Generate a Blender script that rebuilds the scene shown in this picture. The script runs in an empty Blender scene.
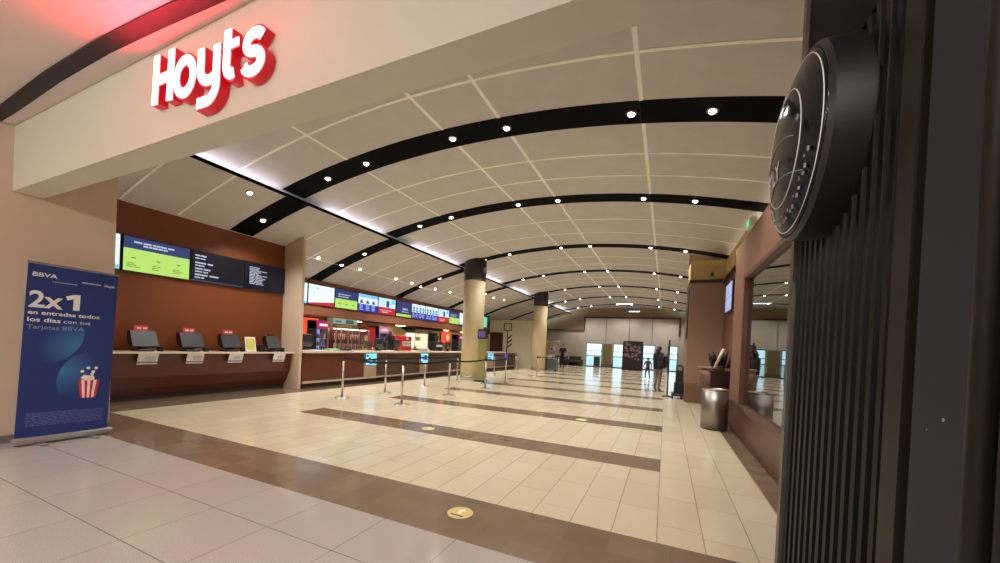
import bpy, bmesh, math, random
from mathutils import Vector, Matrix
random.seed(7)
sc = bpy.context.scene
COL = sc.collection
PI = math.pi

# ------------------------------------------------------------------ materials
def lin(c):
    c = c / 255.0
    return c / 12.92 if c <= 0.04045 else ((c + 0.055) / 1.055) ** 2.4
def rgb(r, g, b): return (lin(r), lin(g), lin(b), 1.0)
MC = {}
def mat(name, col, rough=0.5, metal=0.0, var=0.06, scale=8.0, bump=0.0, spec=0.5, coat=0.0):
    if name in MC: return MC[name]
    m = bpy.data.materials.new(name); m.use_nodes = True
    nt = m.node_tree; b = nt.nodes['Principled BSDF']
    b.inputs['Roughness'].default_value = rough
    b.inputs['Metallic'].default_value = metal
    b.inputs['Specular IOR Level'].default_value = spec
    b.inputs['Coat Weight'].default_value = coat
    c = rgb(*col)
    tc = nt.nodes.new('ShaderNodeTexCoord'); nz = nt.nodes.new('ShaderNodeTexNoise')
    nz.inputs['Scale'].default_value = scale; nz.inputs['Detail'].default_value = 4
    nt.links.new(tc.outputs['Object'], nz.inputs['Vector'])
    rp = nt.nodes.new('ShaderNodeValToRGB')
    rp.color_ramp.elements[0].position = 0.3; rp.color_ramp.elements[1].position = 0.7
    rp.color_ramp.elements[0].color = tuple(x * (1 - var) for x in c[:3]) + (1,)
    rp.color_ramp.elements[1].color = tuple(min(1, x * (1 + var)) for x in c[:3]) + (1,)
    nt.links.new(nz.outputs['Fac'], rp.inputs['Fac']); nt.links.new(rp.outputs['Color'], b.inputs['Base Color'])
    if bump:
        bp = nt.nodes.new('ShaderNodeBump'); bp.inputs['Strength'].default_value = bump; bp.inputs['Distance'].default_value = 0.01
        n2 = nt.nodes.new('ShaderNodeTexNoise'); n2.inputs['Scale'].default_value = scale * 12
        nt.links.new(tc.outputs['Object'], n2.inputs['Vector'])
        nt.links.new(n2.outputs['Fac'], bp.inputs['Height']); nt.links.new(bp.outputs['Normal'], b.inputs['Normal'])
    MC[name] = m
    return m
def emit(name, col, strength=1.0, base=0.02):
    if name in MC: return MC[name]
    m = bpy.data.materials.new(name); m.use_nodes = True
    b = m.node_tree.nodes['Principled BSDF']; c = rgb(*col)
    b.inputs['Base Color'].default_value = tuple(x * base for x in c[:3]) + (1,)
    b.inputs['Emission Color'].default_value = c
    b.inputs['Emission Strength'].default_value = strength
    b.inputs['Roughness'].default_value = 0.3
    MC[name] = m
    return m
class NT:
    """small helper for node maths"""
    def __init__(s, m): s.t = m.node_tree
    def __call__(s, op, a, b=None, c=None):
        n = s.t.nodes.new('ShaderNodeMath'); n.operation = op
        for i, v in enumerate((a, b, c)):
            if v is None: continue
            if isinstance(v, (int, float)): n.inputs[i].default_value = v
            else: s.t.links.new(v, n.inputs[i])
        return n.outputs[0]
    def mix(s, f, a, b):
        n = s.t.nodes.new('ShaderNodeMix'); n.data_type = 'RGBA'
        for sock, v in ((n.inputs[0], f), (n.inputs[6], a), (n.inputs[7], b)):
            if isinstance(v, (int, float)): sock.default_value = v
            elif isinstance(v, tuple): sock.default_value = v
            else: s.t.links.new(v, sock)
        return n.outputs[2]

CREAM = (212, 200, 178)
m_cream = mat('cream_paint', (206, 192, 168), 0.65, var=0.03, scale=2)
m_pier = mat('beige_paint', (200, 178, 155), 0.65, var=0.03, scale=2)
m_fascia = mat('fascia_paint', (200, 200, 186), 0.6, var=0.02, scale=2)
m_vault = mat('ceiling_panel', (190, 187, 183), 0.75, var=0.04, scale=3, bump=0.05)
m_bay = mat('bay_panel', (190, 185, 181), 0.75, var=0.04, scale=3, bump=0.05)
m_joint = mat('ceiling_joint', (244, 242, 236), 0.6, var=0.02)
m_blackstrip = mat('black_strip', (6, 5, 7), 0.9, var=0.1, spec=0.1)
m_mallceil = mat('mall_ceiling', (216, 206, 200), 0.8, var=0.03, scale=2)
m_orange = mat('orange_brown_wall', (112, 57, 24), 0.42, var=0.06, scale=2)
m_counterfront = mat('reddish_brown_laminate', (92, 42, 26), 0.3, var=0.1, scale=3)
m_counterdark = mat('dark_brown_laminate', (76, 48, 38), 0.3, var=0.1, scale=3)
m_plinth = mat('dark_plinth', (52, 36, 28), 0.5, var=0.1)
m_top = mat('cream_stone_top', (216, 200, 180), 0.25, var=0.05, scale=20)
m_brick = mat('terracotta_wall', (126, 92, 76), 0.55, var=0.05, scale=3)
m_block = mat('pink_beige_wall', (152, 122, 104), 0.6, var=0.04, scale=3)
m_olive = mat('olive_wall', (170, 150, 94), 0.6, var=0.05, scale=3)
m_brown = mat('brown_trim', (74, 46, 34), 0.45, var=0.1)
m_frame = mat('window_frame_wood', (88, 56, 42), 0.4, var=0.1, scale=4)
m_dark = mat('black_plastic', (20, 20, 23), 0.4, var=0.1)
m_darkgrey = mat('charcoal_plastic', (36, 36, 41), 0.42, var=0.1)
m_grey = mat('grey_plastic', (120, 118, 116), 0.5, var=0.06)
m_white = mat('white_plastic', (225, 222, 216), 0.45, var=0.03)
m_paper = mat('white_paper', (226, 224, 222), 0.7, var=0.03)
m_ink = mat('dark_ink', (40, 40, 46), 0.7)
m_inkgrey = mat('grey_ink', (130, 130, 134), 0.7)
m_red = mat('red_plastic', (190, 26, 34), 0.35, var=0.06)
m_redcard = emit('red_display', (205, 70, 74), 0.6, 0.3)
m_steel = mat('brushed_steel', (190, 182, 172), 0.3, 1.0, var=0.05, scale=30)
m_steelbin = mat('bin_steel', (150, 145, 140), 0.34, 1.0, var=0.05, scale=30)
m_belt = mat('black_belt', (24, 20, 24), 0.8, var=0.1, scale=40)
m_pierblack = mat('black_metal', (7, 7, 10), 0.5, 0.0, var=0.08, scale=6, spec=.06)
m_pierpanel = mat('slate_grey_panel', (44, 47, 54), 0.5, 0.0, var=0.08, scale=5, spec=.12)
m_piertrim = mat('dark_bronze_strip', (34, 30, 26), 0.4, 0.0, var=0.08, spec=.15)
m_gloss = mat('glossy_black', (14, 14, 18), 0.12, var=0.05, spec=0.22)
m_ring = mat('white_print', (210, 210, 214), 0.4)
m_ringdim = mat('grey_print', (130, 130, 136), 0.4)
m_scratch = mat('chipped_paint', (170, 160, 150), 0.7)

def glass(name, tint=(1, 1, 1), refl=0.12, rough=0.02):
    if name in MC: return MC[name]
    m = bpy.data.materials.new(name); m.use_nodes = True; nt = m.node_tree; nt.nodes.clear()
    o = nt.nodes.new('ShaderNodeOutputMaterial'); mx = nt.nodes.new('ShaderNodeMixShader')
    tr = nt.nodes.new('ShaderNodeBsdfTransparent'); gl = nt.nodes.new('ShaderNodeBsdfGlossy')
    tr.inputs['Color'].default_value = tint + (1,); gl.inputs['Roughness'].default_value = rough
    lw = nt.nodes.new('ShaderNodeLayerWeight'); lw.inputs['Blend'].default_value = 0.25
    ma = nt.nodes.new('ShaderNodeMath'); ma.operation = 'MULTIPLY_ADD'
    nt.links.new(lw.outputs['Fresnel'], ma.inputs[0]); ma.inputs[1].default_value = 0.6; ma.inputs[2].default_value = refl
    ma.use_clamp = True
    nt.links.new(ma.outputs[0], mx.inputs[0]); nt.links.new(tr.outputs[0], mx.inputs[1]); nt.links.new(gl.outputs[0], mx.inputs[2])
    nt.links.new(mx.outputs[0], o.inputs['Surface']); MC[name] = m
    return m
m_glass = glass('clear_glass')
m_winglass = glass('tinted_window_glass', (0.45, 0.45, 0.46), 0.42)
m_doorglass = glass('door_glass', (0.95, 1, 1), 0.03)

# floor: porcelain tiles with brown bands in the hall, terrazzo slabs in the mall
def floor_material():
    m = bpy.data.materials.new('tiled_floor'); m.use_nodes = True
    nt = m.node_tree; N = NT(m); b = nt.nodes['Principled BSDF']
    tc = nt.nodes.new('ShaderNodeTexCoord'); sx = nt.nodes.new('ShaderNodeSeparateXYZ')
    nt.links.new(tc.outputs['Object'], sx.inputs[0])
    x, y = sx.outputs[0], sx.outputs[1]
    def joint(v, period, off, w):
        f = N('FRACT', N('DIVIDE', N('SUBTRACT', v, off), period))
        d = N('MINIMUM', f, N('SUBTRACT', 1.0, f))
        return N('LESS_THAN', N('MULTIPLY', d, period), w)
    def cell(v, period, off): return N('FLOOR', N('DIVIDE', N('SUBTRACT', v, off), period))
    def rnd(a, bb):
        cb = nt.nodes.new('ShaderNodeCombineXYZ'); nt.links.new(a, cb.inputs[0]); nt.links.new(bb, cb.inputs[1])
        w = nt.nodes.new('ShaderNodeTexWhiteNoise'); w.noise_dimensions = '2D'; nt.links.new(cb.outputs[0], w.inputs['Vector'])
        return w.outputs['Value']
    def noise(scale, detail=3):
        n = nt.nodes.new('ShaderNodeTexNoise'); n.inputs['Scale'].default_value = scale; n.inputs['Detail'].default_value = detail
        nt.links.new(tc.outputs['Object'], n.inputs['Vector']); return n.outputs['Fac']
    # hall tile
    cxh = cell(x, .3475, 0.0)
    yo = N('ADD', y, N('MULTIPLY', rnd(cxh, N('MULTIPLY', cxh, 0.0)), .69))
    cyh = cell(yo, .69, 0.0)
    hv = rnd(cxh, cyh)
    hall = N.mix(hv, rgb(204, 190, 164), rgb(214, 201, 176))
    hall = N.mix(N('MULTIPLY', noise(3.0), .25), hall, rgb(186, 168, 140))
    jl = N('MAXIMUM', joint(x, .3475, 0, .0035), N('MULTIPLY', joint(yo, .69, 0, .003), .7))
    hall = N.mix(N('MULTIPLY', jl, .62), hall, rgb(92, 74, 52))
    # brown bands
    def rng(v, a, c): return N('MULTIPLY', N('GREATER_THAN', v, a), N('LESS_THAN', v, c))
    fb = N('MULTIPLY', N('FRACT', N('DIVIDE', N('SUBTRACT', y, 5.11), 2.61)), 2.61)
    bands = N('MULTIPLY', N('MULTIPLY', N('LESS_THAN', fb, .6), N('GREATER_THAN', y, 5.0)), rng(x, -6.6, 0.0))
    b1 = N('MULTIPLY', rng(y, 2.475, 3.2), rng(x, -8.9, 1.05))
    bord = N('MAXIMUM', N('GREATER_THAN', x, 1.05), N('LESS_THAN', x, -8.92))
    bm = N('MAXIMUM', bands, N('MAXIMUM', b1, bord))
    bx_, by_ = cell(x, .345, 0), cell(y, .2, 2.475)
    brn = N.mix(rnd(bx_, by_), rgb(116, 97, 80), rgb(130, 110, 91))
    brn = N.mix(N('MULTIPLY', noise(6.0), .3), brn, rgb(100, 78, 60))
    brn = N.mix(N('MULTIPLY', joint(x, .69, 0.1, .002), .35), brn, rgb(70, 54, 42))
    hall = N.mix(bm, hall, brn)
    # mall terrazzo
    sp = noise(160, 2)
    spk = nt.nodes.new('ShaderNodeValToRGB'); nt.links.new(sp, spk.inputs['Fac'])
    spk.color_ramp.elements[0].position = .33; spk.color_ramp.elements[0].color = rgb(150, 141, 134)
    spk.color_ramp.elements[1].position = .62; spk.color_ramp.elements[1].color = rgb(186, 177, 170)
    cmx, cmy = cell(x, .69, -1.4), cell(y, .605, 2.525)
    mall = N.mix(N('MULTIPLY', rnd(cmx, cmy), .35), spk.outputs['Color'], rgb(160, 152, 147))
    mj = N('MAXIMUM', N('MULTIPLY', joint(x, .69, -1.4, .003), .8), joint(y, .605, 2.525, .0035))
    mall = N.mix(N('MULTIPLY', mj, .7), mall, rgb(76, 64, 58))
    out = N.mix(N('GREATER_THAN', y, 2.475), mall, hall)
    nt.links.new(out, b.inputs['Base Color'])
    rg = N('MULTIPLY_ADD', noise(2.5), .1, .1)
    nt.links.new(rg, b.inputs['Roughness'])
    b.inputs['Specular IOR Level'].default_value = 0.6
    return m

# ------------------------------------------------------------------ mesh builder
class MB:
    def __init__(s): s.v = []; s.f = []; s.mi = []; s.m = 0; s.sm = []
    def add(s, vs, fs, smooth=False):
        o = len(s.v); s.v += [tuple(v) for v in vs]
        for f in fs: s.f.append(tuple(i + o for i in f)); s.mi.append(s.m); s.sm.append(smooth)
        return s
    def box(s, x0, x1, y0, y1, z0, z1):
        x0, x1 = sorted((x0, x1)); y0, y1 = sorted((y0, y1)); z0, z1 = sorted((z0, z1))
        return s.add([(x0, y0, z0), (x1, y0, z0), (x1, y1, z0), (x0, y1, z0), (x0, y0, z1), (x1, y0, z1), (x1, y1, z1), (x0, y1, z1)],
                     [(0, 3, 2, 1), (4, 5, 6, 7), (0, 1, 5, 4), (1, 2, 6, 5), (2, 3, 7, 6), (3, 0, 4, 7)])
    def cbox(s, x0, x1, y0, y1, z0, z1, c):
        """box with chamfered vertical and top edges"""
        x0, x1 = sorted((x0, x1)); y0, y1 = sorted((y0, y1))
        def ring(i, z): return [(x0 + i + c, y0 + i, z), (x1 - i - c, y0 + i, z), (x1 - i, y0 + i + c, z), (x1 - i, y1 - i - c, z), (x1 - i - c, y1 - i, z), (x0 + i + c, y1 - i, z), (x0 + i, y1 - i - c, z), (x0 + i, y0 + i + c, z)]
        rs = [ring(c, z0), ring(0, z0 + c), ring(0, z1 - c), ring(c, z1)]
        vs = sum(rs, []); fs = [tuple(reversed(range(8))), tuple(range(24, 32))]
        for k in range(3):
            for i in range(8):
                j = (i + 1) % 8; fs.append((k * 8 + i, k * 8 + j, k * 8 + 8 + j, k * 8 + 8 + i))
        return s.add(vs, fs)
    def prism(s, pts, axis, a, b, smooth=False):
        """closed 2D outline extruded along an axis; pts are (p,q) in the remaining axes' order"""
        n = len(pts)
        def P(p, t):
            return {'x': (t, p[0], p[1]), 'y': (p[0], t, p[1]), 'z': (p[0], p[1], t)}[axis]
        vs = [P(p, a) for p in pts] + [P(p, b) for p in pts]
        fs = [tuple(range(n)), tuple(range(2 * n - 1, n - 1, -1))]
        s.add(vs, fs)
        for i in range(n):
            j = (i + 1) % n
            s.f.append(tuple(k + len(s.v) - 2 * n for k in (i, j, n + j, n + i))); s.mi.append(s.m); s.sm.append(smooth)
        return s
    def quad(s, o, u, v):
        o, u, v = Vector(o), Vector(u), Vector(v)
        return s.add([o, o + u, o + u + v, o + v], [(0, 1, 2, 3)])
    def plate(s, o, u, v, w, h, t, u0=0, v0=0):
        """thin solid slab on a plane: origin o, unit axes u, v, from (u0,v0) size w x h, thickness t outward"""
        o, u, v = Vector(o), Vector(u), Vector(v); n = u.cross(v)
        a = o + u * u0 + v * v0
        p = [a, a + u * w, a + u * w + v * h, a + v * h]
        q = [k + n * t for k in p]
        return s.add(p + q, [(3, 2, 1, 0), (4, 5, 6, 7), (0, 1, 5, 4), (1, 2, 6, 5), (2, 3, 7, 6), (3, 0, 4, 7)])
    def tube(s, path, r, seg=10, cap=True):
        path = [Vector(p) for p in path]; rs = r if isinstance(r, (list, tuple)) else [r] * len(path)
        rings = []; ref = None
        for i, p in enumerate(path):
            d = (path[min(i + 1, len(path) - 1)] - path[max(i - 1, 0)]).normalized()
            if ref is None: ref = d.orthogonal().normalized()
            ref = (ref - d * ref.dot(d)).normalized(); b = d.cross(ref)
            rings.append([p + (ref * math.cos(2 * PI * k / seg) + b * math.sin(2 * PI * k / seg)) * rs[i] for k in range(seg)])
        vs = sum(rings, []); fs = []
        for i in range(len(path) - 1):
            for k in range(seg):
                j = (k + 1) % seg; fs.append((i * seg + k, i * seg + j, (i + 1) * seg + j, (i + 1) * seg + k))
        s.add(vs, fs, True)
        if cap:
            n0 = len(s.v) - len(vs)
            s.f += [tuple(n0 + k for k in reversed(range(seg))), tuple(n0 + len(vs) - seg + k for k in range(seg))]
            s.mi += [s.m] * 2; s.sm += [False] * 2
        return s
    def lathe(s, prof, c=(0, 0, 0), seg=24, axis='z', smooth=True):
        vs = []; fs = []
        for r, h in prof:
            for k in range(seg):
                a = 2 * PI * k / seg; p, q = r * math.cos(a), r * math.sin(a)
                vs.append({'z': (c[0] + p, c[1] + q, c[2] + h), 'x': (c[0] + h, c[1] + p, c[2] + q), 'y': (c[0] + p, c[1] + h, c[2] + q)}[axis])
        for i in range(len(prof) - 1):
            for k in range(seg):
                j = (k + 1) % seg; fs.append((i * seg + k, i * seg + j, (i + 1) * seg + j, (i + 1) * seg + k))
        n0 = len(s.v); s.add(vs, fs, smooth)
        for i in (0, len(prof) - 1):
            if prof[i][0] > 1e-5:
                s.f.append(tuple(n0 + i * seg + k for k in range(seg))); s.mi.append(s.m); s.sm.append(False)
        return s
    def ball(s, c, rx, ry=None, rz=None, seg=10, rings=6):
        ry = ry or rx; rz = rz or rx; vs = []; fs = []
        for i in range(rings + 1):
            t = PI * i / rings
            for k in range(seg):
                a = 2 * PI * k / seg
                vs.append((c[0] + rx * math.sin(t) * math.cos(a), c[1] + ry * math.sin(t) * math.sin(a), c[2] + rz * math.cos(t)))
        for i in range(rings):
            for k in range(seg):
                j = (k + 1) % seg; fs.append((i * seg + k, (i + 1) * seg + k, (i + 1) * seg + j, i * seg + j))
        return s.add(vs, fs, True)
    def mesh(s, name, mats, off=(0, 0, 0)):
        me = bpy.data.meshes.new(name); off = Vector(off)
        me.from_pydata([tuple(Vector(v) - off) for v in s.v], [], s.f)
        for m in mats: me.materials.append(m)
        me.polygons.foreach_set('material_index', s.mi); me.polygons.foreach_set('use_smooth', s.sm)
        bm = bmesh.new(); bm.from_mesh(me); bmesh.ops.recalc_face_normals(bm, faces=bm.faces); bm.to_mesh(me); bm.free()
        me.update(); return me

def tag(o, label=None, cat=None, group=None, kind=None):
    if label: o['label'] = label
    if cat: o['category'] = cat
    if group: o['group'] = group
    if kind: o['kind'] = kind
    return o
def thing(name, loc, label, cat, group=None, rz=0.0):
    o = bpy.data.objects.new(name, None); COL.objects.link(o); o.location = loc; o.rotation_euler = (0, 0, rz)
    o.empty_display_size = 0.1
    return tag(o, label, cat, group)
def root_of(p):
    while p.parent: p = p.parent
    return p
def part(name, mb, mats, parent=None, label=None, local=False):
    """one mesh object; world coordinates in mb unless local, shifted to its thing's base"""
    if not isinstance(mats, (list, tuple)): mats = [mats]
    off = (0, 0, 0)
    if parent is not None and not local: off = root_of(parent).location
    o = bpy.data.objects.new(name, mb.mesh(name, mats, off)); COL.objects.link(o)
    if parent is not None: o.parent = parent
    if label: o['label'] = label
    return o
def struct(name, mb, mats, label, cat, parent=None):
    o = part(name, mb, mats, parent)
    if parent is None: tag(o, label, cat, kind='structure')
    return o
def copy_tree(o, parent=None):
    c = o.copy(); COL.objects.link(c)
    if parent is not None: c.parent = parent
    for ch in list(o.children): copy_tree(ch, c)
    return c

def text_mb(txt, o, u, v, height, width=None, t=0.002, bold=0.0, shear=0.0, align='LEFT', mb=None):
    """lettering as solid glyphs lying on a plane"""
    cu = bpy.data.curves.new('lettering', 'FONT'); cu.body = txt; cu.size = 1.0; cu.offset = bold; cu.shear = shear
    cu.extrude = 0.0; cu.resolution_u = 3
    ob = bpy.data.objects.new('lettering_tmp', cu); COL.objects.link(ob)
    dg = bpy.context.evaluated_depsgraph_get(); me = bpy.data.meshes.new_from_object(ob.evaluated_get(dg))
    bpy.data.objects.remove(ob); bpy.data.curves.remove(cu)
    mb = mb or MB(); o, u, v = Vector(o), Vector(u), Vector(v); n = u.cross(v)
    xs = [p.co.x for p in me.vertices]
    x0, x1 = min(xs), max(xs)
    k = height / 0.7; kx = k if width is None else width / (x1 - x0)
    sh = {'LEFT': -x0, 'CENTER': -(x0 + x1) / 2}[align]
    mb.add([o + u * ((p.co.x + sh) * kx) + v * (p.co.y * k) + n * t for p in me.vertices], [tuple(p.vertices) for p in me.polygons])
    bpy.data.meshes.remove(me)
    return mb

UY, UX, UZ = Vector((0, 1, 0)), Vector((1, 0, 0)), Vector((0, 0, 1))

# ------------------------------------------------------------------ camera (fitted to the photograph)
F_PX, CX, CY = 371.214, 500.0, 349.228
R3 = ((0.911781515, 0.408058244, 0.046291879), (0.046290188, 0.009884506, -0.998879129), (-0.408058436, 0.912902386, -0.009876583))
cam = bpy.data.cameras.new('camera'); cam.sensor_width = 36; cam.sensor_fit = 'HORIZONTAL'
cam.lens = F_PX * 36 / 1000; cam.shift_x = 0; cam.shift_y = (CY - 281.5) / 1000; cam.clip_start = 0.02; cam.clip_end = 300
co = bpy.data.objects.new('camera', cam); COL.objects.link(co)
r, d, f = (Vector(a) for a in R3)
M = Matrix.Identity(4)
for i in range(3): M[i][0] = r[i]; M[i][1] = -d[i]; M[i][2] = -f[i]
M[2][3] = 1.5
co.matrix_world = M
sc.camera = co

# ------------------------------------------------------------------ vault profile
VX, VZ, VR = -3.658, -15.4796, 20.9038
DROP = 0.22
BE = -8.13   # free edge of the lower bay ceiling
def vz(x, drop=0.0): return VZ + math.sqrt((VR - drop) ** 2 - (x - VX) ** 2)
def arc(x0, x1, n, drop=0.0): return [(x0 + (x1 - x0) * i / n, vz(x0 + (x1 - x0) * i / n, drop)) for i in range(n + 1)]
def shell(mb, x0, x1, y0, y1, n, drop, th):
    lo = arc(x0, x1, n, drop); up = [(x, z + th) for x, z in reversed(lo)]
    return mb.prism(lo + up, 'y', y0, y1)
BEAMS = [(5.77, 6.35), (9.26, 9.76), (13.82, 14.30), (18.43, 18.89), (23.03, 23.47), (27.63, 28.07), (32.2, 32.6)]
Y0, YF = 1.96, 33.8

# ------------------------------------------------------------------ setting: floor and ceilings
fl = MB().quad((-14, -8, 0), (20.5, 0, 0), (0, 41.8, 0))
struct('floor', fl, floor_material(), 'shiny tiled floor, grey slabs in front and cream tiles with brown bands behind', 'floor')

cv = MB(); shell(cv, -8.78, 2.3, Y0, YF, 48, 0.0, 0.1)
ceil = struct('ceiling', cv, m_vault, 'long arched cream panel ceiling over the middle of the hall', 'ceiling')
jm = MB()
for xj in (-6.3, -3.94, -2.8, -0.5):
    w = 0.03
    z = vz(xj)
    jm.box(xj - w, xj + w, Y0, YF, z - 0.008, z + 0.02)
ys = [4.81, 7.35, 8.28, 11.12, 12.45, 15.8, 17.15, 20.4, 21.75, 25.0, 26.4]
for yj in ys:
    lo = arc(-8.4, 2.2, 40, 0.008); up = [(x, z + 0.02) for x, z in reversed(lo)]
    jm.prism(lo + up, 'y', yj - 0.024, yj + 0.024)
part('panel_joint', jm, m_joint, ceil)

bay = MB(); shell(bay, -11.75, BE, Y0, 24.2, 16, DROP, 0.02); shell(bay, -13.0, BE, 24.2, YF, 20, DROP, 0.02)
bayo = struct('ceiling_bay', bay, m_bay, 'lower sloping panel ceiling along the counter side of the hall', 'ceiling')
jb = MB()
for xj, a, b in ((-10.52, 7.4, 24.2), (-9.4, 24.2, YF)):
    z = vz(xj, DROP); jb.box(xj - .024, xj + .024, a, b, z - 0.008, z + 0.02)
for yj in (3.7, 4.68, 7.5, 8.33, 11.12, 12.45, 15.8, 17.15, 20.4, 21.75, 26):
    lo = arc(-10.25 if yj < 7.2 else -11.7, BE - .02, 14, DROP + 0.008); up = [(x, z + 0.02) for x, z in reversed(lo)]
    jb.prism(lo + up, 'y', yj - 0.02, yj + 0.02)
part('panel_joint', jb, m_joint, bayo)
part('edge_trim', MB().box(BE - .005, BE + .03, Y0, YF, vz(BE, DROP) - .02, vz(BE, DROP) + .045), m_blackstrip, bayo)

names = ['nearest', 'second nearest', 'third', 'fourth', 'fifth', 'sixth', 'farthest']
for i, (a, b) in enumerate(BEAMS):
    t = MB()
    lo = arc(-8.3, 2.2, 44, 0.012); up = [(x, z + 0.03) for x, z in reversed(lo)]
    t.prism(lo + up, 'y', a, b)
    x0 = -10.25 if b < 7.2 else (-11.7 if b < 24 else -12.95)
    lo = arc(x0, BE + .01, 18, DROP + 0.012); up = [(x, z + 0.03) for x, z in reversed(lo)]
    t.prism(lo + up, 'y', a, b)
    struct('trim_%d' % (i + 1), t, m_blackstrip, '%s black strip arching across the cream ceiling, set with spotlights' % names[i], 'ceiling strip')

# mall ceiling, fascia and pier
mc = MB().box(-7.5, 6.5, -8, 1.96, 3.93, 4.05)
struct('ceiling_mall', mc, m_mallceil, 'flat beige ceiling in front of the illuminated sign', 'ceiling')
def ribbon(path, w, z0, z1):
    mb = MB(); n = len(path); L = []; Rr = []
    for i, p in enumerate(path):
        q = Vector(path[min(i + 1, n - 1)]) - Vector(path[max(i - 1, 0)]); q.normalize(); nn = Vector((-q.y, q.x)) * w / 2
        L.append((p[0] + nn.x, p[1] + nn.y)); Rr.append((p[0] - nn.x, p[1] - nn.y))
    return mb.prism(L + Rr[::-1], 'z', z0, z1)
trk = [(-7.48, 1.545), (-6.8, 1.535), (-5.6, 1.50), (-4.6, 1.50), (-3.8, 1.53), (-3.2, 1.56), (-2.4, 1.6), (0.4, 1.62)]
struct('trim_8', ribbon(trk, 0.12, 3.915, 3.94), mat('slot_grey', (42, 35, 42), .7), 'dark curved slot running along the beige ceiling above the illuminated sign', 'ceiling slot')
fa = MB().box(-7.5, 6.5, 1.71, 1.96, 3.13, 5.6)
struct('wall_front', fa, m_fascia, 'deep cream fascia beam carrying the illuminated sign over the entrance', 'wall')
pw = MB().box(-7.7, -7.45, -8, 2.66, 0, 5.0); pw.box(-10.5, -7.7, 2.56, 2.66, 0, 5.0)
pier = struct('wall_left', pw, m_pier, 'plain beige wall behind the blue roll-up banner', 'wall')
struct('baseboard_left', MB().box(-7.45, -7.43, -8, 2.66, 0, .1), mat('grey_skirting', (120, 110, 104), .5), 'low grey skirting at the foot of the beige wall behind the banner', 'baseboard')
mw = MB().box(6.3, 6.5, -8, 1.71, 0, 4.0); mw.box(-7.7, 6.5, -8.2, -8, 0, 4.0); mw.box(1.0, 6.5, 1.71, 1.96, 0, 3.2)
struct('wall_mall', mw, m_pier, 'mall walls on the side of and behind the camera', 'wall')

# left side of the hall
ow = MB().box(-10.5, -10.3, 2.66, 7.32, 0, 4.6)
struct('wall_kiosk', ow, m_orange, 'orange-brown wall with screens behind the ticket counter', 'wall')
nib = MB().box(-10.5, -9.52, 7.32, 7.40, 0, 4.75)
struct('wall_nib', nib, m_pier, 'narrow beige wall end between the ticket counter and the food counter', 'wall')
kw = MB().box(-13.2, -13.0, 7.3, YF, 0, 4.6); kw.box(-13.0, -10.5, 7.4, 7.52, 0, 4.5)
struct('wall_kitchen', kw, mat('kitchen_wall', (206, 182, 140), .6, var=.05, scale=2), 'warm cream wall at the back of the food counter', 'wall')
bk = MB().box(-11.95, -11.7, 7.56, 24.2, 2.3, 3.74); bk.box(-13.0, -11.95, 7.56, 24.2, 2.3, 2.42)
struct('wall_bulkhead', bk, mat('terracotta_bulkhead', (116, 70, 48), .5, var=.05, scale=2), 'brown bulkhead above the food counter carrying a row of menu screens', 'wall')
pt = MB().box(-12.0, -8.38, 24.2, 24.35, 0, 3.32)
pto = struct('wall_partition', pt, m_cream, 'cream partition wall at the far end of the food counter', 'wall')
struct('trim_9', MB().box(-8.38, -8.28, 24.15, 24.4, 0, 3.36), m_brown, 'dark upright post at the free end of the cream partition wall', 'trim')
d1 = MB().box(-11.62, -10.62, 24.15, 24.2, 0, 2.42)
d1o = struct('door_5', d1, mat('dark_red_door', (74, 26, 22), .4), 'dark red door in the cream partition behind the food counter', 'door')
part('handle', MB().box(-10.78, -10.74, 24.09, 24.15, 1.0, 1.14), m_steel, d1o)

# far wall with panels, frame and doors
fw = MB()
fw.box(-13.0, -6.75, YF, YF + .2, 0, 3.2)
fw.box(-6.75, 2.3, YF, YF + .2, 2.12, 4.36)
for a, b in ((-6.75, -6.6), (-5.2, -4.25), (-3.4, -1.8), (-.85, .14), (.88, 2.3)): fw.box(a, b, YF, YF + .2, 0, 2.12)
fwo = struct('wall_far', fw, mat('far_wall_paint', (172, 165, 154), .65, var=.03, scale=2), 'cream panelled wall at the far end of the hall with glass doors', 'wall')
sm = MB()
for xs_ in (-4.9, -2.97, -1.13): sm.box(xs_ - .02, xs_ + .02, YF - .012, YF + .01, 2.14, 4.34)
part('panel_seam', sm, m_brown, fwo)
ol = MB().box(-5.12, -4.33, YF - .02, YF + .01, 0.32, 2.08)
part('olive_panel', ol, mat('olive_door_panel', (112, 102, 66), .6), fwo)
dd = MB().box(-13, -6.8, YF - .05, YF + .01, 0, .55); dd.box(-5.2, -4.25, YF - .03, YF + .01, 0, .32)
part('dark_dado', dd, mat('dado_brown', (92, 78, 62), .5), fwo)
struct('trim_10', MB().box(-6.85, .98, YF - .1, YF + .02, 4.34, 4.46).box(-6.87, -6.77, YF - .1, YF + .02, 3.16, 4.46).box(-13, -6.77, YF - .1, YF + .02, 3.16, 3.26).box(.88, 1.0, YF - .14, YF + .02, 2.9, 4.46), m_brown, 'dark brown frame stepping round the top of the far panelled wall', 'trim')
uw = MB().box(-13, 2.3, YF + .5, YF + .7, 3.0, 5.8)
struct('wall_upper', uw, mat('upper_wall', (160, 134, 104), .6, var=.04), 'recessed upper wall above the dark frame at the far end', 'wall')
ob = MB().box(-6.6, -4.9, YF + .42, YF + .5, 4.4, 5.4); ob.box(-1.6, .9, YF + .42, YF + .5, 4.4, 5.4); ob.box(-4.9, -1.6, YF + .42, YF + .5, 4.4, 5.4)
struct('ceiling_far', MB().box(-13, 2.3, YF - .0, YF + .7, 5.3, 5.6), m_vault, 'strip of ceiling above the far wall', 'ceiling')
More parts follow.
